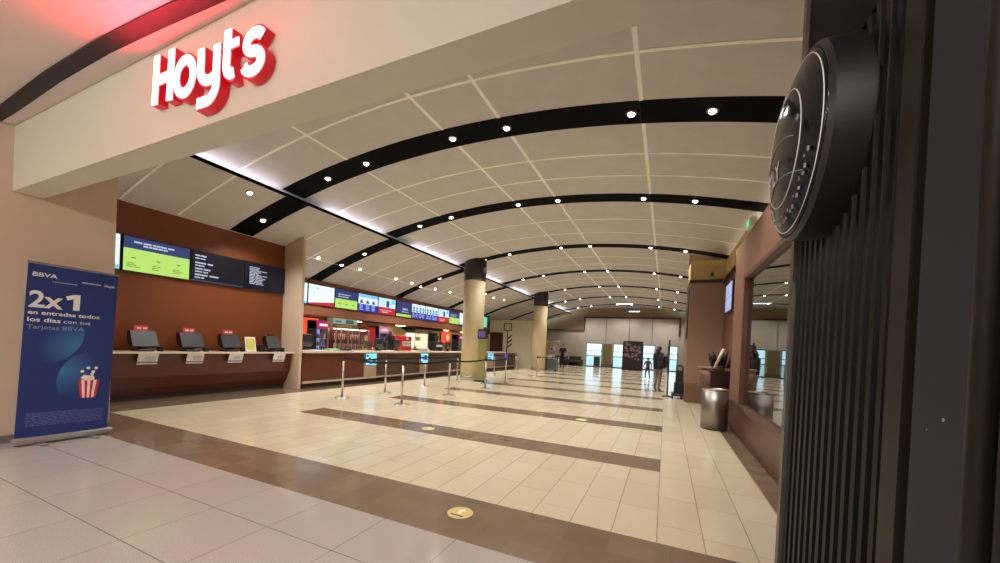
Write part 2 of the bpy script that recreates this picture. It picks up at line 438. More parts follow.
for k, (a, b) in enumerate(((-6.6, -5.2), (-4.25, -3.4), (-1.8, -.85), (.14, .88))):
    fr = MB(); w = .05
    fr.box(a, a + w, YF + .02, YF + .1, 0, 2.12); fr.box(b - w, b, YF + .02, YF + .1, 0, 2.12); fr.box(a, b, YF + .02, YF + .1, 2.06, 2.12)
    fr.box(a, b, YF + .02, YF + .1, 0, .08)
    for zz in (.98, 1.42): fr.box(a, b, YF + .03, YF + .09, zz - .025, zz + .025)
    do = struct('door_%d' % (k + 1), fr, m_darkgrey, ['far glass door with a grey bin before it', 'narrow far glass door between the olive panel and the floral poster', 'far glass door beside the floral poster on the child side', 'far glass door behind the black trolley'][k], 'door')
    part('glass_pane', MB().box(a + w, b - w, YF + .055, YF + .065, .08, 2.06), m_doorglass, do)
struct('ground_outside', MB().quad((-60, YF + .7, -.02), (120, 0, 0), (0, 90, 0)), mat('pale_paving', (200, 205, 205), .8), 'pale paved ground outside the far glass doors', 'ground')

# right side
rw = MB()
ZT = 3.80
rw.box(1.3, 1.5, 1.96, 9.44, 2.97, ZT); rw.box(1.3, 1.5, 8.12, 9.44, .58, 2.97); rw.box(1.3, 1.5, 1.96, 2.1, .58, 2.97)
rw.box(1.5, 2.4, 1.96, 9.6, ZT - .1, ZT)
rwo = struct('wall_right', rw, m_brick, 'terracotta wall with a long dark window beside the steel bin', 'wall')
part('lower_panel', MB().box(1.3, 1.5, 1.96, 9.44, 0, .58), mat('red_brown_panel', (92, 60, 48), .35, var=.06, scale=3), rwo)
struct('baseboard_right', MB().box(1.28, 1.3, 1.96, 9.44, 0, .06), m_brown, 'thin brown skirting under the long dark window', 'baseboard')
wf = MB()
wf.box(1.26, 1.42, 2.05, 8.14, .54, .62); wf.box(1.26, 1.42, 2.05, 8.14, 2.93, 3.0); wf.box(1.26, 1.42, 8.04, 8.14, .54, 3.0); wf.box(1.26, 1.42, 2.05, 2.13, .54, 3.0)
wo = struct('window_1', wf, m_frame, 'long brown framed dark window reflecting the hall, beside the black pier', 'window')
part('glass_pane', MB().box(1.33, 1.34, 2.13, 8.04, .62, 2.93), m_winglass, wo)
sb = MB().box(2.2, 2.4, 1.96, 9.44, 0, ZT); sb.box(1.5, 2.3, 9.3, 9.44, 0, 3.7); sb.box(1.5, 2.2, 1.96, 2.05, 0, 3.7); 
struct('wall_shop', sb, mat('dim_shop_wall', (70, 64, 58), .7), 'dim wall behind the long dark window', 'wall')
r2 = MB().box(1.55, 1.75, 9.44, 13.03, 0, 3.7); r2.box(1.3, 1.55, 9.42, 9.46, 0, 3.7)
struct('wall_recess', r2, mat('recess_wall', (112, 74, 58), .55), 'recessed reddish wall between the window and the pink-beige block', 'wall')
ru = MB().box(1.55, 1.75, 9.44, 13.03, 3.82, 4.42); ru.box(.6, 1.75, 13.03, 14.5, 3.82, 4.42); ru.box(1.3, 1.75, 9.4, 9.5, 3.7, 3.84)
struct('wall_olive', ru, m_olive, 'olive band above the pink-beige block and the recessed wall', 'wall')
struct('trim_11', MB().box(.57, 1.6, 12.99, 14.53, 3.72, 3.82).box(1.5, 1.6, 9.44, 13.03, 3.70, 3.82), m_brown, 'dark brown strip under the olive band', 'trim')
bl = MB().box(.6, 1.75, 13.03, 14.5, 0, 3.72)
blo = struct('wall_block', bl, m_block, 'pink-beige wall block beyond the steel bin', 'wall')
part('skirting', MB().box(.585, 1.55, 13.015, 14.5, 0, .62), mat('tan_skirting', (124, 92, 66), .5), blo)
part('side_strip', MB().box(.57, .6, 13.2, 14.2, 2.0, 3.6), m_dark, blo)
r3 = MB().box(1.3, 1.5, 14.5, YF, 0, 4.9); r3.box(2.2, 2.4, Y0, 14.5, 3.7, 5.0); r3.box(.6, 2.4, 14.5, 14.7, 4.3, 5.0); r3.box(1.5, 2.4, 9.44, 14.5, 3.72, 3.82)
struct('wall_right_far', r3, m_block, 'pale wall continuing behind the pink-beige block to the far doors', 'wall')

# columns
def column(x, y, label, has_lamp):
    t = MB().lathe([(.45, .16), (.45, 4.2)], (x, y, 0), 40)
    o = part('pillar', t, mat('column_paint', (214, 198, 160), .55, var=.03)); tag(o, label, 'column', 'round columns by the food counter', 'structure')
    part('base_ring', MB().lathe([(.475, 0), (.475, .14), (.46, .17)], (x, y, 0), 40), m_steel, o)
    part('cap', MB().lathe([(.465, 4.18), (.465, 5.2)], (x, y, 0), 40), mat('column_cap_black', (34, 30, 28), .6), o)
    if has_lamp:
        for s in (-1, 1): part('cap_lamp', MB().box(x + s * .44, x + s * .52, y - .12, y + .02, 4.55, 4.75), m_grey, o)
column(-7.6, 14.06, 'round cream column with black top, standing at the food counter beside a tall kiosk', True)
column(-7.6, 23.25, 'round cream column with black top, farther off beside the display cart', False)

# ------------------------------------------------------------------ black pier beside the camera
pb = MB().box(.475, 1.02, .3, 1.80, 0, 5)
po = struct('wall_pier', pb, m_pierblack, 'black metal pier with vertical ribs right beside the camera, carrying a round sign', 'pier')
rb = MB()
yy = 1.115
while yy < 1.77:
    rb.prism([(.475, yy + .006), (.452, yy + .014), (.452, yy + .036), (.475, yy + .044)], 'z', 0, 2.42); yy += .052
part('ribbed_panel', rb, mat('rib_metal', (9, 9, 13), .42, .0, var=.08, spec=.12), po)
part('upper_plate', MB().box(.452, .476, 1.115, 1.80, 2.42, 5), m_pierblack, po)
part('edge_strip', MB().box(.44, .49, 1.80, 1.835, 0, 5), mat('edge_metal', (96, 92, 88), .35, .7), po)
part('bronze_strip', MB().box(.45, .48, 1.045, 1.11, 0, 5), m_piertrim, po)
part('flat_panel', MB().box(.452, .48, .865, 1.01, 0, 5), m_pierpanel, po)
part('rounded_profile', MB().tube([(.46, .845, 0), (.46, .845, 5)], .018, 12).tube([(.46, .79, 0), (.46, .79, 5)], .012, 12), m_piertrim, po)
part('paint_chip', MB().lathe([(.0035, 0), (.003, .001)], (.4515, .918, 1.405), 8, 'x').lathe([(.0015, 0), (.001, .001)], (.4515, .962, 1.38), 6, 'x'), m_scratch, po)
# round sign
sx_, sy_, sz_, sr_ = .36, 1.515, 2.19, .29
rs = thing('round_sign', (.475, sy_, sz_), 'round glossy black sign with white rings mounted on the ribbed black pier', 'sign')
part('drum', MB().lathe([(sr_, .012), (sr_, .115)], (sx_, sy_, sz_), 128, 'x', False).lathe([(sr_ - .010, .0), (sr_, .012)], (sx_, sy_, sz_), 128, 'x', False), mat('sign_drum_black', (15, 14, 14), .42, 0, .08), rs)
FP = [(0, -.05), (.05, -.049), (.1, -.0455), (.14, -.040), (.18, -.032), (.215, -.022), (.24, -.0135), (.26, -.006), (.28, .001)]
def face_x(rr):
    for (ra, ha), (rb_, hb_) in zip(FP, FP[1:]):
        if ra <= rr <= rb_: return sx_ + ha + (hb_ - ha) * (rr - ra) / (rb_ - ra)
    return sx_
fc = part('face', MB().lathe(FP, (sx_, sy_, sz_), 96, 'x'), m_gloss, rs)
def ring(mb, rr, x, w=.0015):
    return mb.tube([(x, sy_ + rr * math.cos(a), sz_ + rr * math.sin(a)) for a in [2 * PI * k / 96 for k in range(97)]], w, 6, False)
rm = MB(); ring(rm, .262, face_x(.262) - .001); ring(rm, .178, face_x(.178) - .001)
part('ring', rm, m_ring, rs, 'white ring lines')
tm = text_mb('TILY', (sx_ - .0505, sy_ + .125, sz_ - .095), -UY, UZ, .055, .16, .002, .015)
tm.v = [(face_x(min(.27, math.hypot(q[1] - sy_, q[2] - sz_))) - .0015, q[1], q[2]) for q in tm.v]
part('lettering', tm, m_ring, rs)
dm = MB()
for k in range(26):
    a = PI + .35 + k * .095
    rr = .22 + (.012 if k % 3 else -.01)
    y, z = sy_ + rr * math.cos(a) * -1, sz_ + rr * math.sin(a)
    dm.box(face_x(.215) - .002, face_x(.215) + .002, y - .004, y + .004, z - (.007 if k % 2 else .003), z + .005)
for k in range(9):
    a = .6 + k * .09; y, z = sy_ + .22 * math.cos(a), sz_ + .22 * math.sin(a)
    dm.box(face_x(.215) - .002, face_x(.215) + .002, y - .003, y + .003, z - .006, z + .006)
part('ring_print', dm, m_ringdim, rs)
dv = MB()
for dz, ra in ((-.03, .165), (-.15, .2)):
    pts = [(yy, dz + .05 * (1 - (yy / ra) ** 2)) for yy in [ra * (-.85 + 1.7 * q / 10) for q in range(11)]]
    dv.tube([(face_x(math.hypot(yy, zz)) - .0015, sy_ + yy, sz_ + zz) for yy, zz in pts], .0016, 6)
part('divider', dv, m_ringdim, rs)

# ------------------------------------------------------------------ illuminated letters
m_face = emit('sign_white', (255, 246, 244), 2.6)
m_ret = emit('sign_red', (196, 14, 34), 0.5, .6)
sg = thing('illuminated_sign', (-2.95, 1.6, 3.35), 'illuminated white letters with red sides fixed on the cream fascia', 'sign')
def stroke2d(path, w, cap=6):
    """flat outline of a round-ended pen stroke"""
    P = [Vector(p) for p in path]; n = len(P); L = []; Rr = []
    for i in range(n):
        q = (P[min(i + 1, n - 1)] - P[max(i - 1, 0)]).normalized(); nn = Vector((-q.y, q.x)) * w / 2
        L.append(P[i] + nn); Rr.append(P[i] - nn)
    return L + Rr[::-1]
def arc2(cx, cz, rx, rz, a0, a1, n=14): return [(cx + rx * math.cos(math.radians(a0 + (a1 - a0) * i / n)), cz + rz * math.sin(math.radians(a0 + (a1 - a0) * i / n))) for i in range(n + 1)]
def letter(strokes, w):
    yb = 1.705; yf = 1.642
    rt = MB(); fm = MB()
    K = 1.095
    for st in strokes:
        ww = w if not isinstance(st, tuple) else st[1]
        pth = st if not isinstance(st, tuple) else st[0]
        pth = [(p_[0] * K, 1.5 + (p_[1] - 1.5) * K) for p_ in pth]; ww *= K * .86; o2 = stroke2d(pth, ww + .032); o1 = stroke2d(pth, ww)
        for mb, out, a, b in ((rt, o2, yf, yb), (fm, o1, yf - .006, yf + .004)):
            n = len(out) // 2
            for i in range(n - 1):
                q = [out[i], out[i + 1], out[2 * n - 2 - i], out[2 * n - 1 - i]]
                mb.prism([(p[0], p[1]) for p in q], 'y', a, b)
    lo = part('letter', rt, m_ret, sg, 'white letter face with red side')
    part('letter_face', fm, m_face, lo)
W = .1
# capital H
letter([[(-3.66, 3.22), (-3.645, 3.585)], [(-3.455, 3.21), (-3.44, 3.58)], [(-3.65, 3.395), (-3.45, 3.395)]], .086)
# o
letter([arc2(-3.26, 3.335, .107, .118, 0, 360, 28)], .08)
# y
letter([[(-3.06, 3.475)] + [(-3.06, 3.36)] + arc2(-2.96, 3.32, .1, .085, 180, 300, 8), [(-2.875, 3.455), (-2.875, 3.24)] + arc2(-2.985, 3.195, .11, .1, 0, -85, 8) + [(-3.09, 3.098)]], .082)
# t
letter([[(-2.755, 3.515), (-2.765, 3.30)] + arc2(-2.705, 3.285, .06, .07, 180, 290, 7), ([(-2.80, 3.41), (-2.64, 3.41)], .06)], .082)
# s
letter([arc2(-2.475, 3.358, .08, .058, 25, 250, 12) + arc2(-2.49, 3.238, .085, .062, 75, -165, 13)], .08)
L = bpy.data.lights.new('sign_glow', 'AREA'); L.shape = 'RECTANGLE'; L.size = 1.9; L.size_y = .1; L.energy = 34; L.color = (1, .02, .045); L.spread = math.radians(150)
lo = bpy.data.objects.new('sign_glow', L); COL.objects.link(lo); lo.location = (-3.35, 1.57, 3.66); lo.rotation_euler = (PI + math.radians(50), 0, 0); lo.parent = None
part('mounting_rail', MB().box(-3.98, -2.68, 1.70, 1.71, 3.44, 3.47), m_red, sg)

# ------------------------------------------------------------------ roll-up banner
bx, by0, by1 = -7.13, 1.71, 2.555
bn = thing('roll_up_banner', (bx, 2.13, 0), 'blue roll-up advertising banner with a striped popcorn tub, standing by the beige wall', 'banner')
def banner_mat():
    m = bpy.data.materials.new('banner_print'); m.use_nodes = True; nt = m.node_tree; N = NT(m); b = nt.nodes['Principled BSDF']
    tc = nt.nodes.new('ShaderNodeTexCoord'); s = nt.nodes.new('ShaderNodeSeparateXYZ'); nt.links.new(tc.outputs['Object'], s.inputs[0])
    y, z = s.outputs[1], s.outputs[2]
    def crescent(cy, cz, r1, oy, oz, r2, fy, fz, fall):
        dist = lambda a, c: N('SQRT', N('ADD', N('POWER', N('SUBTRACT', y, a), 2), N('POWER', N('SUBTRACT', z, c), 2)))
        inside = N('LESS_THAN', dist(cy, cz), r1)
        cut = N('GREATER_THAN', dist(oy, oz), r2)
        g = N('MAXIMUM', N('SUBTRACT', 1.0, N('DIVIDE', dist(fy, fz), fall)), 0.0)
        return N('MULTIPLY', N('MULTIPLY', inside, cut), g)
    g1 = crescent(-.3, 1.40, .42, .6, .9, .05, .06, 1.22, .34)
    g2 = crescent(.32, .78, .42, -.9, .3, .05, -.06, .92, .34)
    c = N.mix(N('MULTIPLY', N('ADD', g1, g2), .38), rgb(20, 45, 106), rgb(80, 165, 215))
    nt.links.new(c, b.inputs['Base Color']); b.inputs['Roughness'].default_value = .55
    return m
part('fabric_panel', MB().box(bx - .004, bx + .004, by0 + .015, by1 - .015, .09, 2.25), banner_mat(), bn)
part('top_rail', MB().box(bx - .012, bx + .012, by0 + .01, by1 - .01, 2.235, 2.262), m_grey, bn)
part('base_case', MB().cbox(bx - .06, bx + .06, by0 - .02, by1 + .02, .02, .095, .015), mat('silver_aluminium', (176, 172, 172), .35, .8), bn)
for yf in (1.9, 2.36): part('foot', MB().cbox(bx - .02, bx + .2, yf - .03, yf + .03, .0, .025, .006), mat('silver_aluminium', (0, 0, 0)), bn)
part('support_pole', MB().tube([(bx - .03, 2.13, .08), (bx - .03, 2.13, 2.24)], .01), m_grey, bn)
X = bx + .004
def btext(t, y, z, h, w=None, bold=.02, m=m_white, nm='lettering'): part(nm, text_mb(t, (X, y, z), UY, UZ, h, w, .002, bold), m, bn)
btext('BBVA', 1.765, 2.085, .05, .205, .02)
m_legal = mat('legal_print_blue', (84, 98, 146), .6)
mm = mat('pale_print', (190, 196, 215), .6)
md = mat('mid_blue_print', (120, 136, 184), .6)
fine = MB()
for k in range(12): fine.plate((X, 1.93, 2.035), UY, UZ, .012, .01, .002, k * .0185)
for k in range(9): fine.plate((X, 2.19, 2.072), UY, UZ, .016, .017, .002, k * .0205)
part('fine_print', fine, mm, bn)
btext('Hoyts', 2.405, 2.065, .03, .1, .02)
btext('2x', 1.75, 1.705, .20, .285, .022)
part('lettering', MB().prism([(2.125, 1.702), (2.185, 1.702), (2.185, 1.908), (2.135, 1.908), (2.055, 1.875), (2.07, 1.825), (2.125, 1.848)], 'x', X + .0005, X + .002), m_white, bn)
btext('en entradas todos', 1.75, 1.615, .048, .63, .02)
btext('los días', 1.75, 1.525, .05, .275, .02)
btext('con tus', 2.05, 1.525, .046, .245, .01, mm)
btext('Tarjetas BBVA', 1.75, 1.435, .05, .49, .01, md)
lg = MB()
random.seed(3)
for r_ in range(9):
    y = 0
    while y < .66:
        w = random.uniform(.02, .06); lg.plate((X, 1.80, .225), UY, UZ, min(w, .68 - y), .0085, .002, y, r_ * .019); y += w + .008
part('legal_print', lg, m_legal, bn)
# popcorn tub
bu = MB(); y0, zb, zt = 2.325, .545, .785
for k in range(7):
    bu.m = k % 2
    a0, a1 = k / 7, (k + 1) / 7
    wt, wb = .205, .145
    bu.add([(X + .002, y0 - wb / 2 + wb * a0, zb), (X + .002, y0 - wb / 2 + wb * a1, zb), (X + .002, y0 - wt / 2 + wt * a1, zt), (X + .002, y0 - wt / 2 + wt * a0, zt)], [(0, 1, 2, 3)])
part('popcorn_tub', bu, [mat('print_red', (196, 34, 48), .6), mat('print_white', (232, 226, 224), .6)], bn)
pc = MB()
for k in range(24):
    a = random.uniform(0, PI); rr = random.uniform(.0, .085)
    pc.lathe([(.022, -.001), (.02, .0006)], (X + .003 + k * .00025, y0 + rr * math.cos(a), .79 + .6 * rr * math.sin(a)), 8, 'x')
for yy, zz in ((2.255, .90), (2.31, .945), (2.36, .895), (2.385, .945), (2.35, .86)): pc.lathe([(.02, 0), (.016, .0015)], (X + .002, yy, zz), 7, 'x')
part('popcorn_print', pc, mat('print_cream', (236, 224, 208), .6), bn)

for ch in bn.children:
    if not ch.name.startswith(('base_case', 'foot')): ch.rotation_euler.x = -.03; ch.location.y -= .02

# ------------------------------------------------------------------ ticket counter with tills
tcn = thing('ticket_counter', (-10.0, 5.0, 0), 'long reddish-brown ticket counter with a cream ledge in front of the orange wall', 'counter')
prof = [(-10.295, .12), (-10.09, .12), (-10.0, .26), (-9.89, .5), (-9.85, .73), (-9.81, 1.0), (-10.295, 1.0)]
part('front_panel', MB().prism(prof, 'y', 2.70, 7.31), m_counterfront, tcn)
part('plinth', MB().box(-10.295, -10.12, 2.70, 7.31, 0, .12), m_plinth, tcn)
part('ledge', MB().box(-10.295, -9.7, 2.70, 7.31, 1.0, 1.04), m_top, tcn)
def slope_pt(z):
    for (xa, za), (xb, zb_) in zip(prof[1:], prof[2:]):
        if za <= z <= zb_: return xa + (xb - xa) * (z - za) / (zb_ - za)
    return -9.81
TILLS = [(3.82, 4.24), (4.66, 5.10), (5.50, 5.93), (6.62, 7.0)]
tl = ['till screen nearest the blue banner on the ticket counter', 'second till screen from the blue banner on the ticket counter', 'till screen beside the yellow leaflet stand on the ticket counter', 'till screen with a plain top next to the beige wall end']
for k, (a, b) in enumerate(TILLS):
    cyy = (a + b) / 2
    t = thing('till_screen', (-9.98, cyy, 1.04), 'dark ' + tl[k], 'till', 'tills on the ticket counter')
    part('base', MB().cbox(-10.1, -9.82, cyy - .14, cyy + .14, 1.04, 1.08, .01), m_dark, t)
    part('stand', MB().prism([(-10.02, 1.07), (-9.9, 1.07), (-9.94, 1.22), (-10.02, 1.24)], 'y', cyy - .06, cyy + .06), m_darkgrey, t)
    hb = MB().prism([(-9.86, 1.12), (-9.83, 1.14), (-9.97, 1.46), (-10.03, 1.47), (-10.1, 1.42), (-10.06, 1.2)], 'y', a, b)
    h = part('screen_housing', hb, m_dark, t)
    # sloping front face
    p0, p1 = Vector((-9.832, 0, 1.145)), Vector((-9.966, 0, 1.455)); vv = (p1 - p0); L = vv.length; vv.normalize()
    part('screen_glass', MB().plate((p0.x, a + .02, p0.z), UY, vv, b - a - .04, L - .03, .004, 0, .015), m_darkgrey, h)
    part('card_reader', MB().cbox(-9.92, -9.82, b + .0, b + .09, 1.04, 1.15, .01), m_dark, t)
    if k < 3:
        part('red_display', MB().box(-10.09, -10.05, cyy - .1, cyy + .12, 1.47, 1.57), m_redcard, t)
        c = MB()
        for q in range(2): c.plate((-10.05, cyy - .07, 1.5), UY, UZ, .07, .035, .002, q * .095)
        part('display_text', c, m_white, t)
    else:
        part('top_box', MB().cbox(-10.1, -10.02, cyy - .06, cyy + .06, 1.45, 1.53, .01), m_darkgrey, t)
    # notice hanging under the ledge
    na, nb = [(3.86, 4.19), (4.70, 5.03), (5.57, 5.90), (6.70, 7.03)][k]
    nt_ = thing('notice_sheet', (-9.8, (na + nb) / 2, .79), 'white printed notice hung below the ' + ['till nearest the blue banner', 'second till from the blue banner', 'till beside the yellow leaflet stand', 'till next to the beige wall end'][k], 'notice', 'notices below the ticket counter ledge')
    top, bot = Vector((-9.692, 0, 1.0)), Vector((-9.76, 0, .775)); vz_ = top - bot; Ln = vz_.length; vz_.normalize()
    sh = MB().plate((bot.x, na, bot.z), UY, vz_, nb - na, Ln, .004)
    part('sheet', sh, m_paper, nt_)
    pr = MB(); pr.plate((bot.x + .004, na, bot.z), UY, vz_, nb - na, .035, .002, 0, .025)
    pr.lathe([(.025, 0), (.022, .002)], (bot.x + .032, na + .07, .94), 12, 'x')
    for q in range(4): pr.plate((bot.x + .004, na, bot.z), UY, vz_, .16, .008, .002, .12, .09 + q * .025)
    part('print', pr, m_inkgrey, nt_)
ls = thing('leaflet_stand', (-9.95, 6.2, 1.04), 'small yellow leaflet in a white stand on the ticket counter', 'leaflet stand')
part('holder', MB().prism([(-9.88, 1.04), (-9.87, 1.04), (-9.95, 1.42), (-9.96, 1.42)], 'y', 6.06, 6.33).box(-10.02, -9.85, 6.06, 6.33, 1.04, 1.055), m_white, ls)
part('leaflet', MB().plate((-9.878, 6.085, 1.09), UY, Vector((-.08, 0, .38)).normalized(), .22, .3, .004), mat('leaflet_yellow', (196, 192, 92), .6), ls)
bxx = thing('counter_box', (-9.98, 6.5, 1.04), 'low dark box between the leaflet stand and the last till', 'box')
part('body', MB().cbox(-10.08, -9.88, 6.42, 6.58, 1.04, 1.2, .01), m_dark, bxx)
part('lid', MB().cbox(-10.09, -9.87, 6.41, 6.59, 1.2, 1.225, .008), m_darkgrey, bxx)

# ------------------------------------------------------------------ screens
SE = dict(
    blue=emit('led_navy', (52, 66, 120), .9), green=emit('led_green', (186, 230, 112), 1.0), white=emit('led_white', (226, 246, 250), 1.15),
    pale=emit('led_pale', (196, 232, 240), 1.1), red=emit('led_red', (206, 36, 56), 1.0), black=emit('led_black', (14, 17, 34), .8),
    text=emit('led_text', (200, 208, 226), .9), royal=emit('led_royal', (36, 60, 190), 1.0), sky=emit('led_sky', (130, 200, 246), 1.1),
    darkgreen=emit('led_darkgreen', (96, 140, 40), .8), orange=emit('led_orange', (236, 84, 50), 1.1), steel=emit('led_steel', (70, 86, 130), .8),
    teal=emit('led_teal', (80, 220, 190), 1.1), cyan=emit('led_cyan', (120, 220, 250), 1.3))
KEYS = list(SE)
def screen(x, y0, y1, z0, z1, design, label, group, seed=0, cat='screen', name='menu_screen'):
    rnd = random.Random(seed)
    t = thing(name, (x, (y0 + y1) / 2, z0), label, cat, group)
    g = .012
    part('housing', MB().box(x, x + .06, y0 + g / 2, y1 - g / 2, z0, z1), m_dark, t)
    w, h = y1 - y0 - g - .024, z1 - z0 - .024; o = (x + .06, y0 + g / 2 + .012, z0 + .012)
    p = MB()
    def rc(key, u0, v0, u1, v1, lay=1):
        p.m = KEYS.index(key); p.plate(o, UY, UZ, (u1 - u0) * w, (v1 - v0) * h, .0012 * lay, u0 * w, v0 * h)
    def lines(key, u, v, n, wid, dv, hh=.035, words=3):
        for i in range(n):
            uu = u
            for _ in range(words):
                ww = rnd.uniform(.4, 1.2) * wid / words
                rc(key, uu, v - i * dv, min(.97, uu + ww * .85), v - i * dv + hh, 3); uu += ww
    if design == 'ad_green':
        rc('green', 0, 0, 1, .66); rc('blue', 0, .66, 1, 1)
        lines('text', .14, .84, 1, .7, .1, .05, 6); lines('text', .27, .76, 1, .45, .1, .05, 5)
        for u in (.14, .5, .82): lines('darkgreen', u - .09, .22, 3, .17, .05, .02, 2); rc('darkgreen', u - .03, .38, u + .03, .41, 3)
    elif design == 'ad_green_small':
        rc('green', 0, 0, 1, .5); rc('blue', 0, .5, 1, 1); lines('text', .12, .72, 2, .7, .12, .05, 4)
        for u in (.2, .5, .8): rc('darkgreen', u - .05, .2, u + .05, .24, 3)
    elif design in ('list', 'list2'):
        rc('black', 0, 0, 1, 1)
        if design == 'list':
            for v in (.82, .58, .38, .18): lines('text', .06, v, 1, .3 if v > .8 else .5, .1, .05, 2); lines('text', .06, v - .09, 1, .25, .1, .04, 2)
            rc('steel', 0, 0, 1, .035, 2)
        else: lines('text', .10, .80, 12, .42, .056, .03, 3)
    elif design == 'white_red':
        rc('white', 0, .0, 1, 1); p.m = KEYS.index('red')
        oo = Vector(o) + Vector((.0024, 0, 0)); p.add([oo, oo + UY * w, oo + UY * w + UZ * h * .22, oo + UZ * h * .06, oo], [(0, 1, 2, 3)])
        lines('steel', .28, .82, 1, .14, .1, .04, 2)
    elif design == 'white': rc('white', 0, 0, 1, 1); rc('sky', 0, 0, 1, .12, 2)
    elif design == 'menu_blue':
        rc('white', 0, .42, 1, 1); rc('royal', 0, 0, 1, .42); rc('sky', 0, .8, 1, 1, 2)
        for u in (.16, .47, .78):
            rc('steel', u - .06, .50, u + .05, .66, 3); rc('royal', u - .1, .47, u + .1, .53, 4)
            for q in range(4): rc('text', u - .1, .07 + q * .085, u + .1 - rnd.random() * .06, .11 + q * .085, 3)
    elif design == 'food_red':
        rc('pale', 0, .42, 1, 1); rc('red', 0, 0, 1, .42); rc('steel', .45, .45, .62, .85, 3); rc('sky', .75, .7, .98, .95, 3)
        lines('text', .1, .2, 1, .8, .1, .05, 4); lines('white', .2, .1, 1, .5, .1, .03, 3)
    elif design == 'navy': rc('blue', 0, .22, 1, 1); rc('green', 0, 0, 1, .17); lines('text', .4, .45, 1, .45, .1, .12, 2); lines('text', .35, .3, 1, .6, .1, .05, 4)
    elif design == 'menu_grid':
        rc('white', 0, .42, 1, 1); rc('royal', 0, 0, 1, .42)
        for u in (.14, .38, .62, .86): rc('steel', u - .07, .45, u + .06, .8, 3); rc('sky', u - .04, .55, u + .1, .7, 4); lines('text', u - .09, .28, 3, .2, .1, .05, 2)
    elif design == 'teal': rc('teal', 0, 0, 1, 1); rc('green', .2, .2, .8, .5, 2)
    part('picture', p, [SE[k] for k in KEYS], t)
    return t
G1 = 'screens on the orange wall'
screen(-10.3, 2.76, 3.74, 2.69, 3.42, 'white', 'bright white screen on the orange wall, mostly hidden by the beige wall', G1, 1, name='wall_screen')
screen(-10.3, 3.76, 4.95, 2.69, 3.42, 'ad_green', 'green and navy advertising screen on the orange wall', G1, 2, name='wall_screen')
screen(-10.3, 4.96, 6.165, 2.70, 3.43, 'list', 'dark film listing screen on the orange wall next to the green advertisement', G1, 3, name='wall_screen')
screen(-10.3, 6.175, 7.315, 2.71, 3.44, 'list2', 'dark film listing screen on the orange wall at the beige wall end', G1, 4, name='wall_screen')
G2 = 'menu screens above the food counter'
ds = [('white', 'pale menu screen half hidden behind the beige wall end'), ('white_red', 'white menu screen with a red lower edge above the food counter'), ('ad_green_small', 'green and navy menu screen next to the white one with the red edge'),
      ('menu_blue', 'white and blue menu screen with three columns of drinks'), ('food_red', 'red and pale food screen between the blue menu and the navy screen'), ('navy', 'navy menu screen with a thin green foot'),
      ('menu_grid', 'white and blue grid menu screen next to the navy one'), ('menu_grid', 'second white and blue grid menu screen, farther from the navy one'), ('food_red', 'small red and white food screen just before the green one near the column'),
      ('ad_green_small', 'green and navy menu screen right before the round column'), ('white', 'pale menu screen partly hidden behind the nearer round column')]
for k, (dsg, lab) in enumerate(ds):
    y0 = 8.03 + 1.168 * k + (.03 if k > 4 else 0)
    screen(-11.7, y0, y0 + 1.15, 2.665, 3.40, dsg, lab, G2, 10 + k)
screen(-11.7, 22.45, 23.6, 2.72, 3.45, 'teal', 'bright green menu screen at the far end of the bulkhead beyond the round column', G2, 30)

# ------------------------------------------------------------------ food counter
fcn = thing('food_counter', (-9.8, 15.5, 0), 'long brown food counter with a cream top under the row of menu screens', 'counter')
CE = 23.9
part('front_panel', MB().box(-10.2, -9.5, 7.42, 10.35, .2, 1.02), m_counterfront, fcn, 'reddish panel next to the beige wall end')
part('front_panel', MB().box(-10.2, -9.5, 10.4, CE, .2, 1.02), m_counterdark, fcn, 'darker brown panel')
part('foot_strip', MB().box(-9.5, -9.44, 7.42, CE, .14, .2), mat('pale_strip', (190, 168, 146), .4), fcn)
part('plinth', MB().box(-10.2, -9.52, 7.42, CE, 0, .2), m_plinth, fcn)
part('countertop', MB().box(-10.3, -9.40, 7.42, CE + .02, 1.03, 1.1), m_top, fcn)
m_div = mat('taupe_divider', (168, 146, 122), .5)
for k, (a, b, lab) in enumerate(((9.78, 10.36, 'nearest to the entrance'), (12.95, 13.5, 'in the middle of the counter'), (19.4, 20.2, 'beyond the round column'))):
    part('divider', MB().box(-9.52, -9.45, a, b, .2, 1.03), m_div, fcn)
    s = thing('counter_display', (-9.45, (a + b) / 2, .6), 'bright blue and white display on the food counter front, ' + lab, 'screen', 'displays on the food counter front')
    part('housing', MB().box(-9.45, -9.43, a + .02, b - .02, .6, 1.02), m_dark, s)
    p = MB(); rnd = random.Random(k)
    p.m = KEYS.index('cyan'); p.plate((-9.43, a + .03, .61), UY, UZ, b - a - .06, .40, .001)
    for q in range(10):
        p.m = KEYS.index(rnd.choice(['royal', 'white', 'steel', 'royal'])); p.plate((-9.43, a + .03, .61), UY, UZ, (b - a) * .18, .07, .003, rnd.random() * (b - a) * .7, rnd.random() * .31)
    part('picture', p, [SE[k_] for k_ in KEYS], s)

